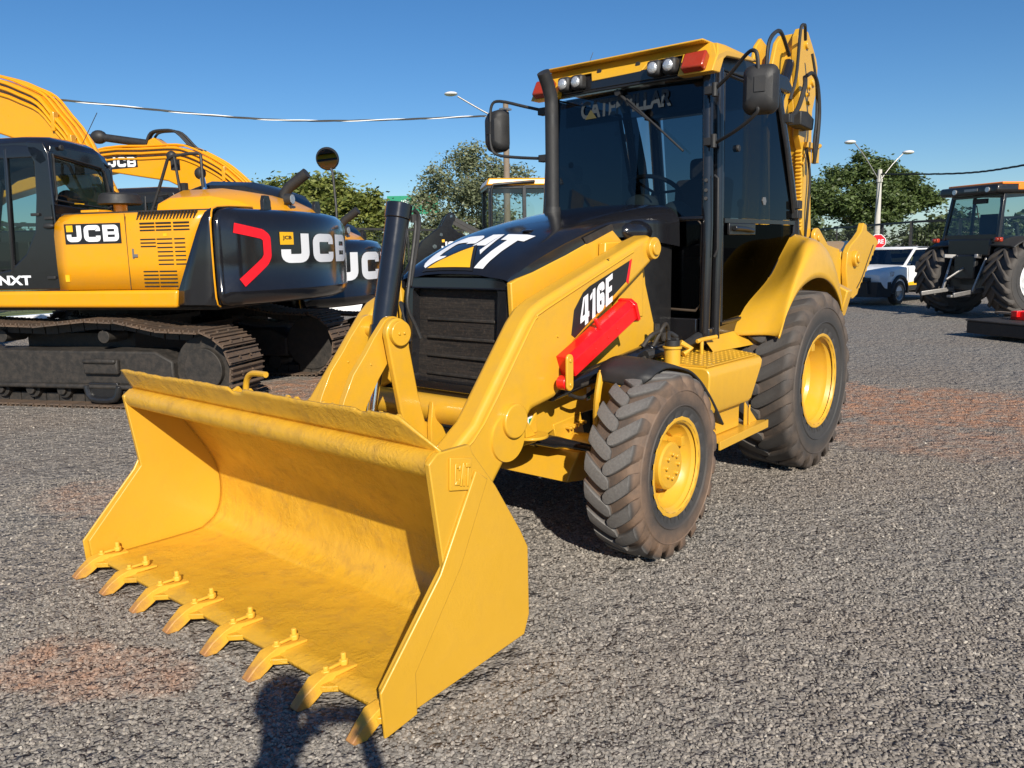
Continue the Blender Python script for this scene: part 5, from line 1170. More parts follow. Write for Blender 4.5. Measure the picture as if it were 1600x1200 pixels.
excavator((-3.44216637, -8.9393231, -.27), 'farther tracked excavator with a round mirror on a post, mostly hidden behind the nearest excavator', (top2, bot2), 0, 1.32, False)
# ================================================================ GROUND
O1 = Vector((-1.00830909, -6.84498074, 0))
def sm(t): t = max(0., min(1., t)); return t*t*(3-2*t)
def gz(x, y):
    d = Vector((x, y, 0))-O1; xl = d.dot(FX); yl = d.dot(FY)
    return -.275*sm((-1.30-yl)/.5)*sm((yl+9)/3)*sm((xl+3.4)/.7)*sm((7.5-xl)/1.5)
xs = sorted(set([round(v, 2) for v in np.concatenate([np.linspace(-900, -60, 10), np.linspace(-60, -16, 16), np.linspace(-16, 14, 100), np.linspace(14, 60, 10), np.linspace(60, 900, 8)])]))
ys = sorted(set([round(v, 2) for v in np.concatenate([np.linspace(-900, -60, 10), np.linspace(-60, -20, 14), np.linspace(-20, 10, 100), np.linspace(10, 60, 10), np.linspace(60, 900, 8)])]))
b = MB(); b.grid(lambda u, v: (xs[int(round(u*(len(xs)-1)))], ys[int(round(v*(len(ys)-1)))], gz(xs[int(round(u*(len(xs)-1)))], ys[int(round(v*(len(ys)-1)))])), len(xs), len(ys))
tag(b.make('ground', 'gravel', sharp=80), kind='structure')
def vergemat():
    m, t, p = newmat('grass_verge'); geo = N(t, 'ShaderNodeNewGeometry')
    n = noise(t, .8, 6, .7, geo.outputs['Position']); r = ramp(t, n.outputs[0], [(.3, (.07, .10, .03)), (.55, (.14, .16, .05)), (.75, (.24, .20, .10))])
    t.links.new(r.outputs[0], p.inputs['Base Color']); p.inputs['Roughness'].default_value = .95; return m
M['verge'] = vergemat()
b = MB(); b.add([(10, -20.3, .006), (-400, -27, .006), (-400, -600, .006), (200, -600, .006), (200, -17, .006)], [(0, 1, 2, 3, 4)]); tag(b.make('grass_verge', 'verge'), kind='structure')
b = MB(); b.add([(-36.5, -1, .006), (-53, -19, .006), (-45, -27, .006), (-600, -60, .006), (-600, 160, .006), (-36, 20, .006)], [(0, 1, 2, 3, 4, 5)]); tag(b.make('grass_field', 'verge'), kind='structure')

# gravel: real stones lying on the ground near the camera, thinning out with distance
rs = np.random.RandomState(4); fw = np.array([-.761, -.649]); rt = np.array([-.649, .761]); cp = np.array([3.513, 3.023])
pts = []
def scatter(n, d0, d1, k):
    d = np.sqrt(rs.rand(n)*(d1**2-d0**2)+d0**2); a = (rs.rand(n)*2-1)*.72
    P = cp+d[:, None]*(np.cos(a)[:, None]*fw+np.sin(a)[:, None]*rt); pts.append(P)
def cnt(d0, d1, dens): return int(dens*.72*(d1**2-d0**2))
scatter(cnt(1.1, 2.6, 6000), 1.1, 2.6, 0); scatter(cnt(2.6, 4.2, 4200), 2.6, 4.2, 0); scatter(cnt(4.2, 6.5, 2000), 4.2, 6.5, 0); scatter(cnt(6.5, 10, 420), 6.5, 10, 0)
P = np.concatenate(pts); keep = ~((P[:, 0] > 1.25) & (P[:, 0] < 1.98) & (np.abs(P[:, 1]) < 1.14)); P = P[keep]
me = bpy.data.meshes.new('gravel'); me.vertices.add(len(P)); co = np.zeros((len(P), 3), 'f'); co[:, :2] = P; co[:, 2] = -.001+rs.rand(len(P))*.004; me.vertices.foreach_set('co', co.ravel()); me.update()
go = bpy.data.objects.new('gravel', me); COL.objects.link(go); tag(go, 'loose grey crushed stone gravel covering the yard', 'gravel', kind='stuff')
ng = bpy.data.node_groups.new('gravel_stones', 'GeometryNodeTree'); ng.interface.new_socket('Geometry', in_out='INPUT', socket_type='NodeSocketGeometry'); ng.interface.new_socket('Geometry', in_out='OUTPUT', socket_type='NodeSocketGeometry')
gi = ng.nodes.new('NodeGroupInput'); gout = ng.nodes.new('NodeGroupOutput'); jg = ng.nodes.new('GeometryNodeGeometryToInstance')
for k in range(5):
    ic = ng.nodes.new('GeometryNodeMeshIcoSphere'); ic.inputs['Radius'].default_value = 1; ic.inputs['Subdivisions'].default_value = 2
    sp = ng.nodes.new('GeometryNodeSetPosition'); nz = ng.nodes.new('ShaderNodeTexVoronoi'); nz.inputs['Scale'].default_value = .8; pos = ng.nodes.new('GeometryNodeInputPosition')
    va = ng.nodes.new('ShaderNodeVectorMath'); va.operation = 'ADD'; va.inputs[1].default_value = (k*7.3, k*3.1, k*5.7); ng.links.new(pos.outputs[0], va.inputs[0]); ng.links.new(va.outputs[0], nz.inputs['Vector'])
    ml = ng.nodes.new('ShaderNodeVectorMath'); ml.operation = 'MULTIPLY'; ng.links.new(pos.outputs[0], ml.inputs[0])
    ma = ng.nodes.new('ShaderNodeMath'); ma.operation = 'MULTIPLY_ADD'; ma.inputs[1].default_value = -.75; ma.inputs[2].default_value = 1.25; ng.links.new(nz.outputs['Distance'], ma.inputs[0]); ng.links.new(ma.outputs[0], ml.inputs[1])
    ng.links.new(ml.outputs[0], sp.inputs['Position']); ng.links.new(ic.outputs[0], sp.inputs['Geometry'])
    tf = ng.nodes.new('GeometryNodeTransform'); tf.inputs['Scale'].default_value = (1.15, .85, .62); ng.links.new(sp.outputs[0], tf.inputs[0])
    smt = ng.nodes.new('GeometryNodeSetMaterial'); smt.inputs['Material'].default_value = M['stone']; ng.links.new(tf.outputs[0], smt.inputs[0]); ng.links.new(smt.outputs[0], jg.inputs[0])
iop = ng.nodes.new('GeometryNodeInstanceOnPoints'); iop.inputs['Pick Instance'].default_value = True
ng.links.new(gi.outputs[0], iop.inputs['Points']); ng.links.new(jg.outputs[0], iop.inputs['Instance'])
rv = ng.nodes.new('FunctionNodeRandomValue'); rv.data_type = 'FLOAT_VECTOR'; rv.inputs[0].default_value = (-.5, -.5, 0); rv.inputs[1].default_value = (.5, .5, 6.28); ng.links.new(rv.outputs[0], iop.inputs['Rotation'])
r2 = ng.nodes.new('FunctionNodeRandomValue'); r2.data_type = 'FLOAT'; r2.inputs[2].default_value = 0; r2.inputs[3].default_value = 1; r2.inputs['Seed'].default_value = 3; pw = ng.nodes.new('ShaderNodeMath'); pw.operation = 'POWER'; pw.inputs[1].default_value = 3.0; ng.links.new(r2.outputs[1], pw.inputs[0]); pm_ = ng.nodes.new('ShaderNodeMath'); pm_.operation = 'MULTIPLY_ADD'; pm_.inputs[1].default_value = .0070; pm_.inputs[2].default_value = .0048; ng.links.new(pw.outputs[0], pm_.inputs[0]); ng.links.new(pm_.outputs[0], iop.inputs['Scale'])
ng.links.new(iop.outputs[0], gout.inputs[0]); md = go.modifiers.new('stones', 'NODES'); md.node_group = ng

# ================================================================ TREES
def leafmesh(blobs, n_clump, per, lsize, seed, spread=.34, flat=.8):
    r = np.random.RandomState(seed); V = []; vol = np.array([b_[1][0]*b_[1][1]*b_[1][2] for b_ in blobs])**.8; vol = vol/vol.sum()
    idx = r.choice(len(blobs), n_clump, p=vol); C = []
    for i in idx:
        c, s = blobs[i]; d = r.normal(size=3); d /= np.linalg.norm(d); rad = r.rand()**.45; C.append(np.array(c)+d*np.array(s)*rad)
    C = np.array(C); n = n_clump*per
    ctr = np.repeat(C, per, 0)+r.normal(size=(n, 3))*spread*np.array([1, 1, flat])
    a = r.normal(size=(n, 3)); a[:, 2] *= .5; a /= np.linalg.norm(a, axis=1)[:, None]; q = r.normal(size=(n, 3)); b_ = np.cross(a, q); b_ /= np.linalg.norm(b_, axis=1)[:, None]
    s = lsize*(.6+.8*r.rand(n))[:, None]
    v = np.stack([ctr-a*s, ctr+b_*s*.45, ctr+a*s, ctr-b_*s*.45], 1).reshape(-1, 3)
    return C, v
def tree(name, base, h, blobs, lab, cat, leaf, bark, seed, n_clump, per, ls, trunk_r=.22, fork=.35, spread=.34, nb=26, grp=None):
    t = tag(empty(name, base), lab, cat, grp)
    C, v = leafmesh(blobs, n_clump, per, ls, seed, spread)
    n = len(v)//4; me = bpy.data.meshes.new('crown'); me.vertices.add(len(v)); me.vertices.foreach_set('co', v.astype('f').ravel()); me.loops.add(n*4); me.loops.foreach_set('vertex_index', np.arange(n*4, dtype='i')); me.polygons.add(n)
    me.polygons.foreach_set('loop_start', np.arange(0, n*4, 4, dtype='i')); me.polygons.foreach_set('loop_total', np.full(n, 4, 'i')); me.update(); me.validate(); me.materials.append(M[leaf])
    o = bpy.data.objects.new('crown', me); COL.objects.link(o); o.parent = t
    r = random.Random(seed); b = MB(); fz = h*fork
    b.tube([(0, 0, -.1), (r.uniform(-.1, .1), r.uniform(-.1, .1), fz*.5), (r.uniform(-.15, .15), 0, fz)], [trunk_r*1.15, trunk_r*.9, trunk_r*.75], 10, smooth=3)
    top = Vector((0, 0, fz)); mains = []
    for k in range(6):
        c = blobs[k % len(blobs)][0]; e = Vector(c); m_ = top.lerp(e, .5)+Vector((r.uniform(-.3, .3), r.uniform(-.3, .3), r.uniform(-.1, .3))); mains.append((m_, e))
        b.tube([top-Vector((0, 0, .2)), m_, e], [trunk_r*.5, trunk_r*.33, trunk_r*.14], 7, smooth=3)
    for k in range(nb):
        c = Vector(C[r.randrange(len(C))]); m_, e = min(mains, key=lambda q: min((q[0]-c).length, (q[1]-c).length)); s = m_ if (m_-c).length < (e-c).length else e
        md_ = s.lerp(c, .5)+Vector((r.uniform(-.15, .15), r.uniform(-.15, .15), r.uniform(-.05, .2))); b.tube([s, md_, c], [trunk_r*.16, trunk_r*.10, trunk_r*.04], 5)
    b.make('trunk', bark, t)
    return t
# broad dark tree on the right: tiered, flat clumps
def loc_blobs(L_): return L_
rx = Vector((-.649, .761, 0))
def BL(lst):   # (across, height, depth, radius across, radius z)
    return [((rx.x*a-.761*d, rx.y*a-.649*d, z), (ra*.9, ra*.9, rz)) for a, z, d, ra, rz in lst]
tree('broad_tree', (-61, -16.6, 0), 7.7, BL([(-4.4, 5.2, 0, 1.3, .55), (4.6, 4.6, 0, 1.1, .45), (-3.6, 5.5, 0, 1.4, .75), (-1.7, 6.6, .3, 1.6, .7), (.6, 7.0, 0, 1.5, .65), (2.6, 6.1, .2, 1.5, .65), (3.7, 5.1, 0, 1.2, .5), (.2, 5.2, -.6, 2.1, .7), (-2.2, 4.4, -.4, 2.0, .6), (2.2, 4.3, -.4, 1.8, .6), (-.5, 7.9, 0, .8, .35), (-4.3, 4.2, 0, 1.0, .5), (.3, 3.5, 0, 2.4, .4)]),
     'broad dark green tree with tiered foliage behind the double street lamp', 'tree', 'leafR', 'bark', 11, 430, 75, .15, .30, .33, .30, 60)
tree('airy_tree', (-30.4, -28.8, 0), 7.3, BL([(-1.6, 5.4, 0, 1.1, .9), (-.2, 6.5, .2, 1.0, .75), (1.6, 6.0, 0, 1.2, .7), (2.8, 5.3, .3, .9, .8), (-2.5, 4.4, 0, .9, .6), (.3, 4.8, -.3, 1.6, 1.0), (-1.2, 3.2, 0, 1.5, .8), (1.4, 3.1, 0, 1.6, .8), (-2.6, 2.6, 0, .8, .6), (.4, 7.1, 0, .5, .35)]),
     'airy grey green tree with pale bare twigs beside the wooden pole', 'tree', 'leafC', 'barkpale', 12, 460, 36, .105, .13, .22, .30, 170)
tree('dense_tree', (-24.6, -35.4, 0), 5.9, BL([(-2.7, 4.9, 0, 1.2, .7), (-.7, 5.2, .2, 1.1, .7), (.9, 5.1, 0, 1.2, .7), (2.6, 4.3, 0, 1.3, .8), (3.5, 3.3, 0, .8, .7), (0, 4.0, -.4, 2.2, .9), (-2.6, 3.6, 0, 1.5, .8), (.5, 2.8, 0, 2.8, .8), (-3.6, 4.4, 0, .9, .6)]),
     'dense yellow green tree behind the parked excavators', 'tree', 'leafL', 'bark', 13, 420, 52, .15, .22, .28, .30, 50)
bushes = [((-21.9, -27.4), 1.9, 2.6, 'low bushy shrub behind the mesh fence left of the green sign post'), ((-25.5, -26.9), 1.8, 2.6, 'low bushy shrub behind the mesh fence under the airy tree'), ((-30.0, -26.6), 2.0, 3.0, 'low bushy shrub behind the mesh fence near the small backhoe loader'),
          ((-54.5, -15.8), 2.9, 4.0, 'dark shrub behind the right fence under the broad tree'), ((-55.3, -10.3), 3.0, 3.6, 'dark shrub behind the right fence beside the thick fence post'), ((-52.5, -5.5), 2.3, 3.4, 'low dark shrub behind the right fence next to the tractor cab'), ((-57.5, -21.5), 2.4, 4.0, 'low dark shrub behind the right fence near the folded backhoe')]
for i, ((x, y), h, w, lab) in enumerate(bushes):
    r = random.Random(i+50); bl = BL([(r.uniform(-.5, .5)*w, h*r.uniform(.35, .7), r.uniform(-.5, .5), w*.28, h*.28) for _ in range(7)])
    t = tag(empty('shrub', (x, y, 0)), lab, 'shrub', 'shrubs behind the fences'); C, v = leafmesh(bl, 90, 34, .15, i+5, .3)
    b = MB(); b.add([tuple(q) for q in v], [(4*k, 4*k+1, 4*k+2, 4*k+3) for k in range(len(v)//4)]); b.make('foliage', 'leafB', t, fixn=False)
    b = MB()
    for k in range(5): b.tube([(0, 0, 0), tuple(np.array(C[k*7])*.6), tuple(C[k*7])], [.05, .03, .012], 5)
    b.make('stem', 'bark', t)
# far line of trees
r = np.random.RandomState(8); bl = []
for (x0, y0), (x1, y1), n in (((-5, -150), (-150, -120), 34), ((-150, -120), (-190, 60), 34)):
    for k in range(n):
        t_ = k/n; hh = 2.0+r.rand()*1.8; bl.append((((x0+(x1-x0)*t_)+r.randn()*3, (y0+(y1-y0)*t_)+r.randn()*3, hh), (4.0, 4.0, hh*.9)))
C, v = leafmesh(bl, 1500, 26, .7, 3, 1.1); b = MB(); b.add([tuple(q) for q in v], [(4*k, 4*k+1, 4*k+2, 4*k+3) for k in range(len(v)//4)])
tag(b.make('distant_woods', 'leafB', fixn=False), 'low line of distant woods on the horizon', 'woods', kind='stuff')

# ================================================================ FENCES, POLES, WIRES, SIGNS
def fence(name, P, h, lab, post_step):
    f = tag(empty(name, (P[0][0], P[0][1], 0)), lab, 'fence', 'dark mesh fences along the yard'); o = Vector((P[0][0], P[0][1], 0))
    Q = [Vector((x, y, 0))-o for x, y in P]; rail = MB(); mesh = MB()
    for a, c in zip(Q[:-1], Q[1:]):
        d = (c-a); L_ = d.length; u = d/L_; Rm = axmat(u)
        rail.bar(a+Vector((0, 0, h)), c+Vector((0, 0, h)), .10, .10); rail.bar(a+Vector((0, 0, .12)), c+Vector((0, 0, .12)), .05, .05)
        n = max(1, int(L_/post_step))
        for k in range(n+1):
            p = a+d*k/n; w = .13 if k % 3 == 0 else .06
            pm = MB(); pm.box(p+Vector((0, 0, h/2)), (w, w, h+.06)); pm.make('post', 'fence', f)
        m_ = int(L_/.16)
        for k in range(m_): p = a+d*k/m_; mesh.box(p+Vector((0, 0, h/2)), (.007, .007, h-.1))
        for k in range(14): mesh.bar(a+Vector((0, 0, .2+k*(h-.3)/13)), c+Vector((0, 0, .2+k*(h-.3)/13)), .006, .006)
    rail.make('rail', 'fence', f); mesh.make('wire_mesh', 'fence', f)
fence('mesh_fence', [(-4, -23.0), (-15.5, -23.4), (-24.0, -24.2), (-34.0, -25.3)], 2.55, 'dark mesh fence with thin top rail behind the excavators', 2.6)
fence('mesh_fence', [(-49.7, -16.0), (-37.7, -7.43), (-36.3, -5.1), (-35.2, -1.2), (-34, 5)], 2.53, 'dark mesh fence with thick post behind the white pickup', 3.4)
b = MB(); b.bar((0, -17.3, .14), (-9.0, -18.0, .14), .25, .30); b.bar((-9.0, -18.0, .14), (-14.5, -13.2, .10), .25, .26) if False else None
tag(b.make('concrete_kerb', 'white', bevel=.02), 'long white painted concrete kerb behind the nearest excavator tracks', 'kerb')
b = MB(); b.bar((-8.4, -15.0, .14), (-12.0, -12.0, .14), .25, .22); tag(b.make('concrete_kerb', 'white', bevel=.02), 'short white painted concrete kerb under the farther excavator', 'kerb')
# concrete street lamp with two arms
sp = tag(empty('street_lamp', (-53.0, -13.4, 0)), 'pale concrete street lamp with two arms in front of the broad tree', 'street lamp')
b = MB(); b.tube([(0, 0, 0), (0, 0, 3), (.12, .02, 6.3)], [.21, .18, .13], 14); b.cyl((.11, .02, 5.5), (.11, .02, 5.7), .2, n=12); b.make('pole', 'concrete', sp)
for a, z in ((-1.75, 8.05), (1.45, 7.35)):
    b = MB(); e = Vector((rx.x*a, rx.y*a, z)); b.tube([(.1, .02, 5.55), tuple(Vector((.1, .02, 5.75)).lerp(e, .55)), tuple(e-Vector((0, 0, .05)))], .035, 8, smooth=3); ar = b.make('lamp_arm', 'steel', sp)
    b = MB(); q = e+Vector((rx.x, rx.y, 0))*(.30*(1 if a > 0 else -1)); b.ell(tuple(q), (.36, .36, .13)); b.make('lamp_head', 'white', ar)
wp = tag(empty('utility_pole', (-26.6, -22.75, 0)), 'weathered wooden utility pole behind the loader mirror carrying the twisted cable', 'utility pole')
b = MB(); b.tube([(.05, 0, 0), (0, 0, 4), (-.03, 0, 8.5)], [.19, .16, .13], 12); b.make('pole', 'wood', wp)
b = MB(); b.tube([(0, 0, 7.55), (.65, -.85, 8.1), (1.35, -1.8, 8.80)], .035, 8, smooth=3); b.make('lamp_arm', 'steel', wp)
b = MB(); b.ell((1.55, -2.05, 8.92), (.30, .34, .10)); b.make('lamp_head', 'white', wp)
b = MB(); b.box((0, 0, 8.15), (.5, .35, .08)); b.cut(); b.box((.03, .02, 7.9), (.26, .26, .12)); b.each('pole_bracket', 'steel', wp)
def twist(name, pts, lab, r=.022, nper=26, mats=('fence', 'white')):
    P = crspline([Vector(p) for p in pts], 40); b = MB(); ks = 3
    for k in range(ks):
        q = []
        for i, p in enumerate(P): a = i*.42+k*2*math.pi/ks; q.append(p+Vector((.5*math.cos(a), .5*math.cos(a), math.sin(a)))*r)
        b.tube(q, r*.9, 5, m=1 if k == 0 else 0)
    tag(b.make(name, list(mats)), lab, 'cable', 'overhead twisted cables')
twist('overhead_cable', [(2, -42.5, 9.2), (-4.0, -37.5, 8.45), (-10.1, -32.6, 7.85), (-18.0, -27.9, 7.33), (-25.96, -23.4, 7.85)], 'twisted pale and dark cable sagging across the sky on the left', .026)
twist('overhead_cable', [(-52.9, -13.4, 6.0), (-48.1, -7.7, 5.36), (-42.1, -3.76, 5.10), (-34, 1.5, 5.05)], 'dark twisted cable running right from the street lamp', .030, mats=('fence', 'fence'))
# green exit sign
s = tag(empty('road_sign', (-34.0, -39.9, 0)), 'green highway exit sign with white lettering left of the airy tree', 'road sign')
U = Vector((-.649, .761, 0)); U = Vector((-1.3, 1.5, 0)).normalized()
b = MB(); n_ = Vector((U.y, -U.x, 0)); n_ = -n_ if n_.dot(Vector((37, 43, 0))) < 0 else n_
A = Matrix((U, n_, Vector((0, 0, 1)))).transposed()
b.box(tuple(U*1.75+Vector((0, 0, 4.75))), (3.5, .05, 1.25), A); b.make('sign_panel', 'green', s, bevel=.01)
def sf(x, z): return tuple(U*x+n_*.03+Vector((0, 0, z)))
b = MB(); f = quad_fn(sf(.95, 4.86), sf(1.55, 4.86), sf(1.55, 5.14), sf(.95, 5.14)); font_on(b, 'SAÍDA', f, bold=.02); f = quad_fn(sf(1.75, 4.88), sf(2.55, 4.88), sf(2.55, 5.20), sf(1.75, 5.20)); font_on(b, '442', f, bold=.03); b.add([sf(.9, 4.74), sf(2.9, 4.74), sf(2.9, 4.76), sf(.9, 4.76)], [(0, 1, 2, 3)]); b.make('sign_lettering', 'whitem', s, fixn=False)
b = MB()
for x in (.4, 3.1): b.cut(); b.cyl(tuple(U*x-n_*.06), tuple(U*x-n_*.06+Vector((0, 0, 5.2))), .06, n=10)
b.each('sign_post', 'steel', s)
# stop sign
s = tag(empty('stop_sign', (-22.14, -4.39, 0)), 'small red octagonal stop sign on a thin post behind the white pickup', 'stop sign')
n_ = Vector((.96, .27, 0)).normalized(); U = Vector((-n_.y, n_.x, 0))
def of(x, z, d=0): return tuple(U*x+n_*d+Vector((0, 0, 1.62+z)))
def octa(r, d0, d1, m, nm, par):
    b = MB(); vs = [of(r*math.cos(R(22.5+45*k)), r*math.sin(R(22.5+45*k)), d) for d in (d0, d1) for k in range(8)]
    b.add(vs, [tuple(range(8)), tuple(range(15, 7, -1))]+[(k, (k+1) % 8, (k+1) % 8+8, k+8) for k in range(8)]); return b.make(nm, m, par)
pn = octa(.235, 0, .012, 'white', 'sign_panel', s); octa(.215, .0125, .014, 'vred', 'sign_face', pn)
b = MB(); f = quad_fn(of(-.16, -.06, .0155), of(.16, -.06, .0155), of(.16, .07, .0155), of(-.16, .07, .0155)); font_on(b, 'PARE', f, bold=.03); b.make('sign_lettering', 'whitem', pn, fixn=False)
b = MB(); b.cyl(tuple(-n_*.03), tuple(-n_*.03+Vector((0, 0, 1.85))), .025, n=8); b.make('post', 'white', s)
# ================================================================ WHITE PICKUP
T = tag(empty('pickup_truck', (-18.10, -3.78, 0), R(-11.9)), 'white pickup truck with black bumper parked between the backhoe and the tractor', 'pickup truck')
# local: x forward (0 at the bumper), y left
def carsec(x, zb, zt, w, r=.10):
    return [(x, -w, zb), (x, -w-.0, zb+(zt-zb)*.5), (x, -w+.02, zt-r), (x, -w+r, zt-.02), (x, 0, zt), (x, w-r, zt-.02), (x, w-.02, zt-r), (x, w, zb+(zt-zb)*.5), (x, w, zb)]
b = MB(); b.loft([carsec(*q) for q in ((-.06, .62, .80, .68, .05), (-.18, .45, .90, .78, .07), (-.5, .35, .97, .82, .08), (-1.15, .35, 1.02, .825, .08), (-1.25, .35, 1.0, .825, .05), (-2.9, .35, 1.0, .825, .05), (-3.3, .35, 1.02, .825, .05), (-4.3, .40, 1.02, .80, .05))])
body = b.make('body', 'white', T, bevel=.01, sharp=40)
b = MB(); b.loft([[(x, -w, z0), (x2, -w2, z1), (x2, w2, z1), (x, w, z0)] for x, w, z0, x2, w2, z1 in ()]) if False else None
b.loft([[(-1.95, y, 1.40) for y in (-.58, -.30, .30, .58)], [(-2.15, y, 1.45) for y in (-.60, -.30, .30, .60)], [(-2.70, y, 1.455) for y in (-.60, -.30, .30, .60)], [(-2.98, y, 1.41) for y in (-.58, -.30, .30, .58)]], cap=False)
rf = b.make('roof', 'white', T, solid=.03)
b = MB()
for s in (1, -1):
    b.bar((-1.15, s*.74, .98), (-1.97, s*.585, 1.41), .06, .05); b.bar((-2.35, s*.80, .98), (-2.42, s*.62, 1.43), .06, .05) if False else None
    b.prism([(-2.78, .98), (-3.25, .98), (-3.05, 1.38), (-2.98, 1.41), (-2.90, 1.38)], 'y', *sorted((s*.64, s*.74))); b.bar((-1.95, s*.59, 1.40), (-2.98, s*.59, 1.41), .06, .04)
b.box((-3.0, 0, 1.39), (.05, 1.2, .06)); b.make('pillars', 'white', T, bevel=.01)
b = MB(); b.add([(-1.17, -.72, .995), (-1.17, .72, .995), (-1.96, .57, 1.40), (-1.96, -.57, 1.40)], [(0, 1, 2, 3)]); b.make('windshield', glass('car_windshield', (.07, .08, .09)), T, fixn=False)
for s in (1, -1):
    b = MB(); b.add([(-1.40, s*.765, .99), (-2.80, s*.775, .99), (-2.86, s*.63, 1.385), (-2.0, s*.60, 1.385)], [(0, 1, 2, 3)]); b.make('side_window', 'glassd', T, fixn=False)
    b = MB(); b.box((-1.62, s*.90, 1.02), (.10, .19, .14)); b.make('side_mirror', 'blackm', T, bevel=.03)
    b = MB(); b.loft([[(-.10, s*.36, .70), (-.10, s*.40, .80), (-.14, s*.62, .80), (-.14, s*.60, .68)], [(-.24, s*.66, .86), (-.26, s*.70, .87), (-.48, s*.832, .86), (-.46, s*.832, .74)]]) ; b.loft([[(-.075, s*.40, .70), (-.075, s*.40, .79), (-.11, s*.40, .79), (-.11, s*.40, .70)], [(-.17, s*.70, .68), (-.19, s*.70, .84), (-.24, s*.68, .84), (-.22, s*.68, .68)], [(-.42, s*.835, .76), (-.44, s*.835, .86), (-.46, s*.80, .86), (-.44, s*.80, .76)]]); b.make('headlight', 'lens', T, bevel=.01)
    b = MB()
    for x in (-.78, -3.45):
        b.tube([(x+.39*math.cos(a), s*.835, .33+.39*math.sin(a)) for a in np.linspace(-.1, math.pi+.1, 18)], .05, 8)
    b.make('wheel_arch_trim', 'blackm', T)
    b = MB(); b.box((-2.1, s*.83, .42), (1.7, .03, .12)); b.make('sill_trim', 'blackm', T, bevel=.01)
    b = MB(); b.prism([(-1.22, .48), (-2.6, .48), (-2.9, .56), (-1.9, .60), (-1.25, .56)], 'y', *sorted((s*.826, s*.832))); b.make('yellow_stripe', 'vyellow', T)
    b = MB(); b.box((-2.05, s*.829, .76), (.008, .006, .5)); b.box((-1.22, s*.829, .76), (.008, .006, .4)); b.box((-2.6, s*.835, .86), (.14, .02, .03)); b.make('door_gap', 'blackm', T)
b = MB(); b.loft([[(.0, -.66, z0), (.03, 0, z0), (0, .66, z0), (-.35, .84, z0), (-.35, -.84, z0)] for z0 in (.22, .45, .60)]); b.box((-.03, 0, .66), (.14, .9, .10)); b.tube([(.05, -.45, .30), (.06, -.40, .62), (.06, .40, .62), (.05, .45, .30)], .03, 8); b.make('front_bumper', 'blackm', T, bevel=.03)
b = MB(); b.box((.0, 0, .70), (.10, .60, .06)); b.make('grille', 'vblack', T, bevel=.01)
for x in (-.78, -3.45):
    for s in (1, -1): wheel('wheel', (x, s*.76, .31), .31, .19, .20, 30, .02, .006, 'rubC', 'car', s, rimmat='steel', par=T, sweep=.3)
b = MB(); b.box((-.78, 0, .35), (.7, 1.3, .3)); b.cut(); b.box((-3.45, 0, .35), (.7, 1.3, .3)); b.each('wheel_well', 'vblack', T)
b = MB(); b.box((-3.7, 0, .98), (1.1, 1.45, .1)); b.make('load_bed', 'vblack', T)

# ================================================================ TRACTOR (rear three-quarter view)
T = tag(empty('farm_tractor', (-16.0, -.38, 0), R(144.9)), 'dark grey farm tractor with white wheel rims and orange edged roof seen from behind', 'tractor')
for s in (1, -1):
    wheel('rear_wheel', (0, s*.93, .81), .81, .62, .42, 19, .085, .05, 'rubT', 'tractor', s, rimmat='white', par=T, sweep=.9)
    wheel('front_wheel', (2.6, s*.85, .58), .58, .36, .30, 20, .055, .035, 'rubT', 'tractor', s, rimmat='white', par=T, sweep=.9)
    b = MB(); a_ = np.linspace(R(35), R(128), 12)
    b.loft([[(.0+(.90+d)*math.cos(a), s*y, .82+(.86+d)*math.sin(a)) for y, d in ((.52, 0), (1.02, -.03), (1.10, -.06), (1.10, -.09), (.52, -.04))] for a in a_]); b.make('fender', 'blackm', T, bevel=.01)
    b = MB(); b.box((-.62, s*.82, 1.60), (.08, .16, .09)); b.make('tail_light', 'amber', T, bevel=.02)
    b = MB(); b.ell((-.68, s*.82, 1.60), (.02, .05, .04)); b.make('tail_lens', 'amber', T)
b = MB(); b.box((1.0, 0, .95), (3.0, .46, .60)); b.box((-.15, 0, .82), (.7, 1.0, .55)); b.cyl((0, -.75, .80), (0, .75, .80), .18, n=18); b.cyl((2.6, -.7, .58), (2.6, .7, .58), .1, n=12); b.box((-.45, 0, 1.05), (.35, .55, .5)); b.box((-.30, 0, 1.45), (.5, 1.1, .35)); b.box((.1, 0, 1.25), (.9, 1.2, .5)); b.box((.05, 0, .85), (.8, 1.15, .6)); b.make('chassis', 'blacks', T, bevel=.03)
b = MB(); b.loft([[(x, y, z) for y, z in ((-.36, .95), (-.36, zt-.08), (-.25, zt), (.25, zt), (.36, zt-.08), (.36, .95))] for x, zt in ((1.0, 1.66), (2.2, 1.60), (3.1, 1.45), (3.2, 1.3))]); b.make('hood', 'yellow2', T, bevel=.02)
cw = [(-.50, 1.70), (-.38, 2.50), (.85, 2.50), (1.05, 1.62)]
b = MB()
for s in (1, -1):
    b.bar((-.52, s*.70, 1.60), (-.38, s*.64, 2.52), .07, .07); b.bar((.20, s*.74, 1.40), (.18, s*.66, 2.52), .06, .05); b.bar((1.05, s*.70, 1.2), (.85, s*.62, 2.52), .06, .06)
b.box((-.50, 0, 1.66), (.06, 1.40, .10)); b.box((-.40, 0, 2.48), (.06, 1.28, .06)); b.box((.25, 0, 1.30), (1.4, 1.3, .1)); cbt = b.make('cab_frame', 'blacks', T, bevel=.008)
b = MB(); b.add([(-.515, -.67, 1.70), (-.515, .67, 1.70), (-.395, .61, 2.47), (-.395, -.61, 2.47)], [(0, 1, 2, 3)]); b.make('rear_window', 'glassc', cbt, fixn=False)
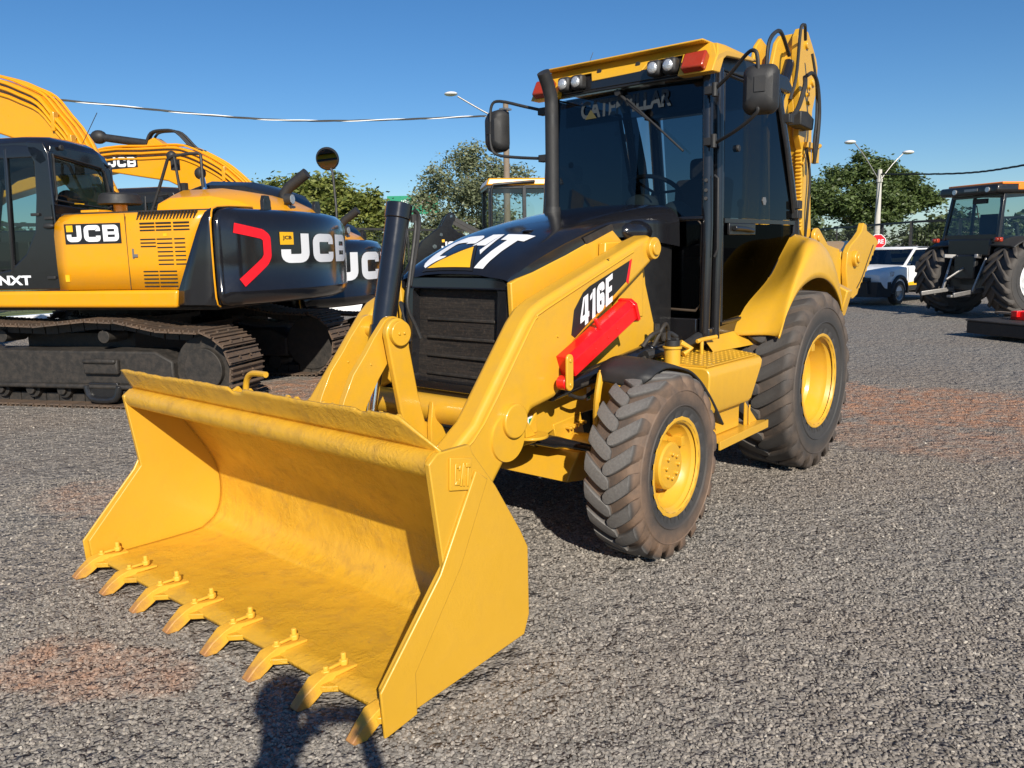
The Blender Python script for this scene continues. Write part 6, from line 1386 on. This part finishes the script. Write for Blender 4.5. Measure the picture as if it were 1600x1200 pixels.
for s in (1, -1):
    b = MB(); b.add([(-.48, s*.70, 1.62), (.19, s*.735, 1.5), (.17, s*.66, 2.49), (-.37, s*.64, 2.49)], [(0, 1, 2, 3)]); b.add([(.22, s*.735, 1.45), (1.0, s*.70, 1.3), (.84, s*.63, 2.49), (.2, s*.66, 2.49)], [(0, 1, 2, 3)]); b.make('side_window', 'glassc', cbt, fixn=False)
b = MB(); b.loft([[(-.66, -.70, 2.50), (-.66, .70, 2.50), (1.05, .70, 2.50), (1.05, -.70, 2.50)], [(-.68, -.76, 2.56), (-.68, .76, 2.56), (1.1, .76, 2.56), (1.1, -.76, 2.56)], [(-.66, -.74, 2.68), (-.66, .74, 2.68), (1.1, .74, 2.70), (1.1, -.74, 2.70)]]); ro_ = b.make('roof', 'blacks', T, bevel=.03)
m_o = paint('orange_paint', (.85, .22, .01), .4, .3, .05); M['orange'] = m_o
b = MB(); b.box((.30, 0, 2.705), (1.60, 1.40, .05)); b.box((.45, -.755, 2.63), (1.25, .03, .12)); b.box((.45, .755, 2.63), (1.25, .03, .12)); b.make('roof_panel', 'orange', ro_, bevel=.02)
for y in (-.52, .32): 
    b = MB(); b.cyl((-.67, y, 2.585), (-.70, y, 2.585), .05, n=16); b.make('roof_lamp', 'lens', ro_)
b = MB(); b.box((-.682, -.10, 2.60), (.01, .34, .05)); b.make('roof_label', 'steel', ro_)
b = MB(); b.box((.2, 0, 1.55), (.45, .48, .12)); b.box((-.02, 0, 1.85), (.12, .46, .55)); b.tube([(.75, 0, 1.5), (.62, 0, 1.95)], .04, 8); b.tube([(.62+.08*math.sin(a), .19*math.cos(a), 1.98+.06*math.sin(a)) for a in np.linspace(0, 2*math.pi, 17)], .014, 6); b.box((-.42, -.1, 2.38), (.06, .35, .10)); b.tube([(-.45, -.2, 1.72), (-.46, -.05, 2.3)], .012, 6); b.make('seat', 'blackm', cbt, bevel=.02)
b = MB()
for s in (1, -1):
    b.bar((-.35, s*.35, .60), (-1.25, s*.44, .50), .035, .09); b.bar((-.75, s*.40, .55), (-.50, s*.45, 1.25), .05, .05); b.bar((-.40, s*.25, 1.25), (-.75, s*.42, 1.28), .06, .08)
b.bar((-.40, 0, 1.15), (-1.0, .05, .80), .04, .04); b.box((-.7, 0, .45), (.5, .12, .05)); b.make('three_point_hitch', 'steel', T, bevel=.01)

# ================================================================ RED MOWER DECK
I = tag(empty('rotary_mower', (-12.15, 1.12, 0), R(57)), 'red and rusty black mower deck with hanging chains on the gravel right of the tractor', 'mower')
b = MB(); b.box((.45, -.55, .17), (1.9, .95, .20)); b.box((.45, -.55, .285), (1.94, .99, .03)); b.make('deck', 'dark', I, bevel=.02)
b = MB()
for k in range(26): 
    for j in range(5): b.box((-.10+k*.055, -.045, .26-j*.045), (.018 if j % 2 else .032, .014, .038))
b.make('chain_guard', 'track', I, bevel=.003)
b = MB(); b.box((.62, -.50, .37), (1.45, .10, .14)); b.box((.80, -.30, .36), (1.2, .5, .04)); b.box((.80, -.12, .43), (1.40, .10, .14)); b.bar((.35, -.4, .46), (.75, -.4, .80), .10, .05); b.bar((1.2, -.4, .46), (.78, -.4, .80), .10, .05); b.box((.02, -.36, .40), (.10, .5, .10))
b.make('hitch_frame', 'red', I, bevel=.01)
b = MB(); b.box((-.30, -.35, .385), (.5, .10, .03)); b.make('wooden_board', 'wood', I); 
b = MB(); b.box((-.08, -.30, .40), (.04, .06, .12)); b.cyl((.25, -.21, .45), (.25, -.19, .45), .03, n=10); b.make('pin', 'blackm', I)

# ================================================================ SMALL BACKHOE LOADER BEHIND
K = tag(empty('backhoe_loader', (-9.14, -7.48, 0), R(-42)), 'smaller backhoe loader with black loader arm and yellow roof, seen beyond the big loader hood', 'backhoe loader')
b = MB()
for x, y in ((-.65, .6), (.65, .6), (-.65, -.6), (.65, -.6), (0, .62)): b.bar((x*1.05, y*1.06, 1.2), (x, y, 2.78), .07, .07)
b.box((0, 0, 1.25), (1.5, 1.35, .5)); b.box((0, 0, 2.76), (1.42, 1.30, .06)); b.tube([(.66, .68, 1.6), (.64, .70, 2.70), (.60, .70, 2.80), (-.2, .70, 2.86)], .03, 8); cb = b.make('cab_frame', 'blacks', K, bevel=.01)
b = MB(); b.loft([[(-.78, -.66, 2.79), (-.78, .68, 2.79), (.74, .68, 2.79), (.74, -.66, 2.79)], [(-.74, -.6, 2.93), (-.74, .64, 2.93), (.68, .64, 2.93), (.68, -.6, 2.93)]]); b.make('roof', 'yellow2', K, bevel=.03)
b = MB(); b.add([(-.62, .63, 1.5), (.62, .63, 1.5), (.6, .60, 2.74), (-.6, .60, 2.74)], [(0, 1, 2, 3)]); b.add([(.66, -.6, 1.5), (.66, .6, 1.5), (.64, .58, 2.74), (.64, -.58, 2.74)], [(0, 1, 2, 3)]); b.make('window', 'glassc', cb, fixn=False)
b = MB(); b.loft([[(x, y, z) for y, z in ((-.45, .9), (-.45, zt-.1), (-.3, zt), (.3, zt), (.45, zt-.1), (.45, .9))] for x, zt in ((.7, 1.75), (1.6, 1.6), (2.1, 1.45))]); b.box((.2, 0, .8), (3.2, .8, .4)); b.make('hood', 'yellow2', K, bevel=.03)
for s in (1, -1):
    wheel('front_wheel', (1.75, s*.85, .48), .48, .32, .24, 18, .06, .03, 'rubT', 'car', s, rimmat='yellow2', par=K)
    wheel('rear_wheel', (-.4, s*.85, .72), .72, .46, .36, 20, .07, .04, 'rubT', 'car', s, rimmat='yellow2', par=K)
    b = MB(); b.prism([(1.33, 2.22), (1.42, 2.30), (1.50, 2.27), (1.62, 2.05), (1.98, 1.78), (2.25, 1.35), (2.60, .70), (2.40, .60), (2.02, 1.10), (1.78, 1.38), (1.45, 1.52), (.35, 1.55), (.2, 1.66), (.30, 1.82), (1.10, 1.84), (1.30, 1.92), (1.42, 2.02)], 'y', *sorted((s*.66, s*.78))); la = b.make('loader_arm', 'black', K, bevel=.015)
    b = MB(); b.bar((1.40, s*.60, 2.20), (.45, s*.60, 1.70), .07, .07); b.bar((.9, s*.60, 1.2), (1.9, s*.6, 1.35), .09, .09); b.make('loader_cylinder', 'blackm', K)
    if s == 1:
        b = MB(); f = quad_fn((1.62, .784, 1.60), (1.24, .784, 1.60), (1.24, .784, 1.75), (1.62, .784, 1.75), size=(3.33, 1)); quads_to_mesh(JCB(), f, b, maxlen=9); b.make('arm_lettering', 'whitem', la, fixn=False)
        b = MB(); b.box((1.13, .782, 1.76), (.14, .004, .05)); b.make('red_mark', 'vred', la); b = MB(); b.box((1.585, .787, 1.765), (.05, .003, .05)); b.make('emblem', 'vyellow', la)
        b = MB(); b.box((2.35, .784, 1.0), (.06, .004, .16)); b.make('yellow_label', 'vyellow', la)
        b = MB(); b.cyl((1.62, .78, 1.88), (1.62, .80, 1.88), .03, n=14); b.cut(); b.cyl((1.75, .78, 1.66), (1.75, .80, 1.66), .04, n=14); b.cut(); b.cyl((1.42, .78, 2.22), (1.42, .80, 2.22), .025, n=12); b.each('arm_pin', 'chrome', la)
b = MB(); b.prism([(2.5, .65), (2.75, .95), (3.0, .95), (3.35, .10), (2.6, .05), (2.45, .3)], 'y', -1.1, 1.1); b.make('front_bucket', 'blacks', K, bevel=.02)
b = MB(); b.prism([(-1.0, .5), (-1.3, 2.6), (-1.05, 2.75), (-.8, .5)], 'y', -.15, .15); b.prism([(-1.3, 2.6), (-1.9, 2.4), (-1.7, .8), (-1.5, .8), (-1.5, 2.3)], 'y', -.12, .12); b.make('backhoe_boom', 'yellow2', K, bevel=.02)

# ================================================================ THE PHOTOGRAPHER (stands behind the camera; only the shadow falls into the picture)
def person():
    o = tag(empty('person', (3.93, 3.22, 0)), 'standing person in dark clothes whose shadow falls beside the bucket teeth', 'person')
    Fw = Vector((-.761, -.649, 0)); Rt = Vector((-.649, .761, 0)); Z = Vector((0, 0, 1)); base = Vector((3.93, 3.22, 0))
    head = Vector((3.81, 3.09, 1.74))
    def lp(v): return Vector(v)-base
    camp = Vector((3.513, 3.023, 1.565))
    hips = base+Z*.95; chest = base+Z*1.33+Fw*.02; neck = Vector((3.85, 3.13, 1.53))
    J = {}; V = []; E = []; Rd = []
    def j(n, p, r, par=None):
        J[n] = len(V); V.append(tuple(lp(p))); Rd.append(r)
        if par: E.append((J[par], J[n]))
    j('hips', hips, (.16, .12)); j('waist', base+Z*1.12, (.145, .11), 'hips'); j('chest', chest, (.165, .12), 'waist'); j('upper', neck-Z*.08, (.13, .09), 'chest'); j('neck', neck+Z*.03, (.058, .058), 'upper'); j('chin', head-Z*.06+Fw*.01, (.065, .075), 'neck'); j('skull', head+Z*.02, (.082, .098), 'chin'); j('crown', head+Z*.085, (.06, .07), 'skull')
    for s, nm, hnd, elb in ((1, 'R', camp-Fw*.045+Rt*.075-Z*.01, base+Rt*.36+Fw*.16+Z*1.16), (-1, 'L', camp-Fw*.045-Rt*.075-Z*.005, base-Rt*.20+Fw*.26+Z*1.22)):
        sh = neck+Rt*s*.17-Z*.07
        j('sh'+nm, sh, (.065, .065), 'upper'); j('el'+nm, elb, (.047, .047), 'sh'+nm); j('fa'+nm, elb.lerp(hnd, .4), (.043, .043), 'el'+nm); j('wr'+nm, elb.lerp(hnd, .82), (.028, .028), 'fa'+nm); j('pa'+nm, elb.lerp(hnd, .97)+Z*.01, (.038, .022), 'wr'+nm)
        for k in range(4):
            p0 = hnd+Z*(.03-.022*k)-Fw*.01; j('f%d%s' % (k, nm), p0+Rt*s*.012, (.010, .010), 'pa'+nm); j('g%d%s' % (k, nm), p0+Fw*.02-Rt*s*.012, (.009, .009), 'f%d%s' % (k, nm)); j('h%d%s' % (k, nm), p0+Fw*.022-Rt*s*(.030-.004*abs(k-1)), (.007, .007), 'g%d%s' % (k, nm))
        j('t1'+nm, hnd-Fw*.015-Z*.05, (.013, .013), 'pa'+nm); j('t2'+nm, hnd-Fw*.010-Z*.045-Rt*s*.03, (.010, .010), 't1'+nm)
        hp = base+Rt*s*.09+Z*.90; j('hp'+nm, hp, (.095, .10), 'hips'); j('kn'+nm, base+Rt*s*.12+Z*.50+Fw*.02, (.062, .065), 'hp'+nm); j('cf'+nm, base+Rt*s*.125+Z*.33-Fw*.02, (.055, .06), 'kn'+nm); j('an'+nm, base+Rt*s*.13+Z*.09, (.038, .04), 'cf'+nm); j('ft'+nm, base+Rt*s*.14+Z*.035+Fw*.10, (.042, .032), 'an'+nm); j('to'+nm, base+Rt*s*.145+Z*.03+Fw*.19, (.040, .025), 'ft'+nm)
    me = bpy.data.meshes.new('body'); me.from_pydata(V, E, []); me.update(); bo = bpy.data.objects.new('body', me); COL.objects.link(bo); bo.parent = o
    me.materials.append(M['cloth']); q = bo.modifiers.new('skin', 'SKIN'); q.use_smooth_shade = True
    for i, r_ in enumerate(Rd): me.skin_vertices[0].data[i].radius = r_
    me.skin_vertices[0].data[0].use_root = True; bo.modifiers.new('sub', 'SUBSURF').render_levels = 2
    b = MB(); b.ell(tuple(lp(head+Z*.035-Fw*.012)), (.094, .094, .095), 20); b.make('hair', 'blackm', o)
    b = MB(); b.ell(tuple(lp(head+Fw*.098-Z*.01)), (.016, .016, .022), 10)
    for s in (1, -1): b.ell(tuple(lp(head+Rt*s*.088-Z*.01)), (.014, .02, .032), 10); b.ell(tuple(lp(head+Fw*.085+Rt*s*.034+Z*.02)), (.014, .014, .010), 10)
    b.ell(tuple(lp(head+Fw*.088-Z*.055)), (.02, .02, .009), 10); b.make('face', 'skin', o)
    A = Matrix((Rt, Fw, Z)).transposed(); ph = tag(MB().box((0, 0, 0), (.15, .008, .072), A).make('phone', 'blackm', bevel=.003), 'black phone held up in both hands by the standing person', 'phone'); ph.location = camp-Fw*.03-Z*.004
person()
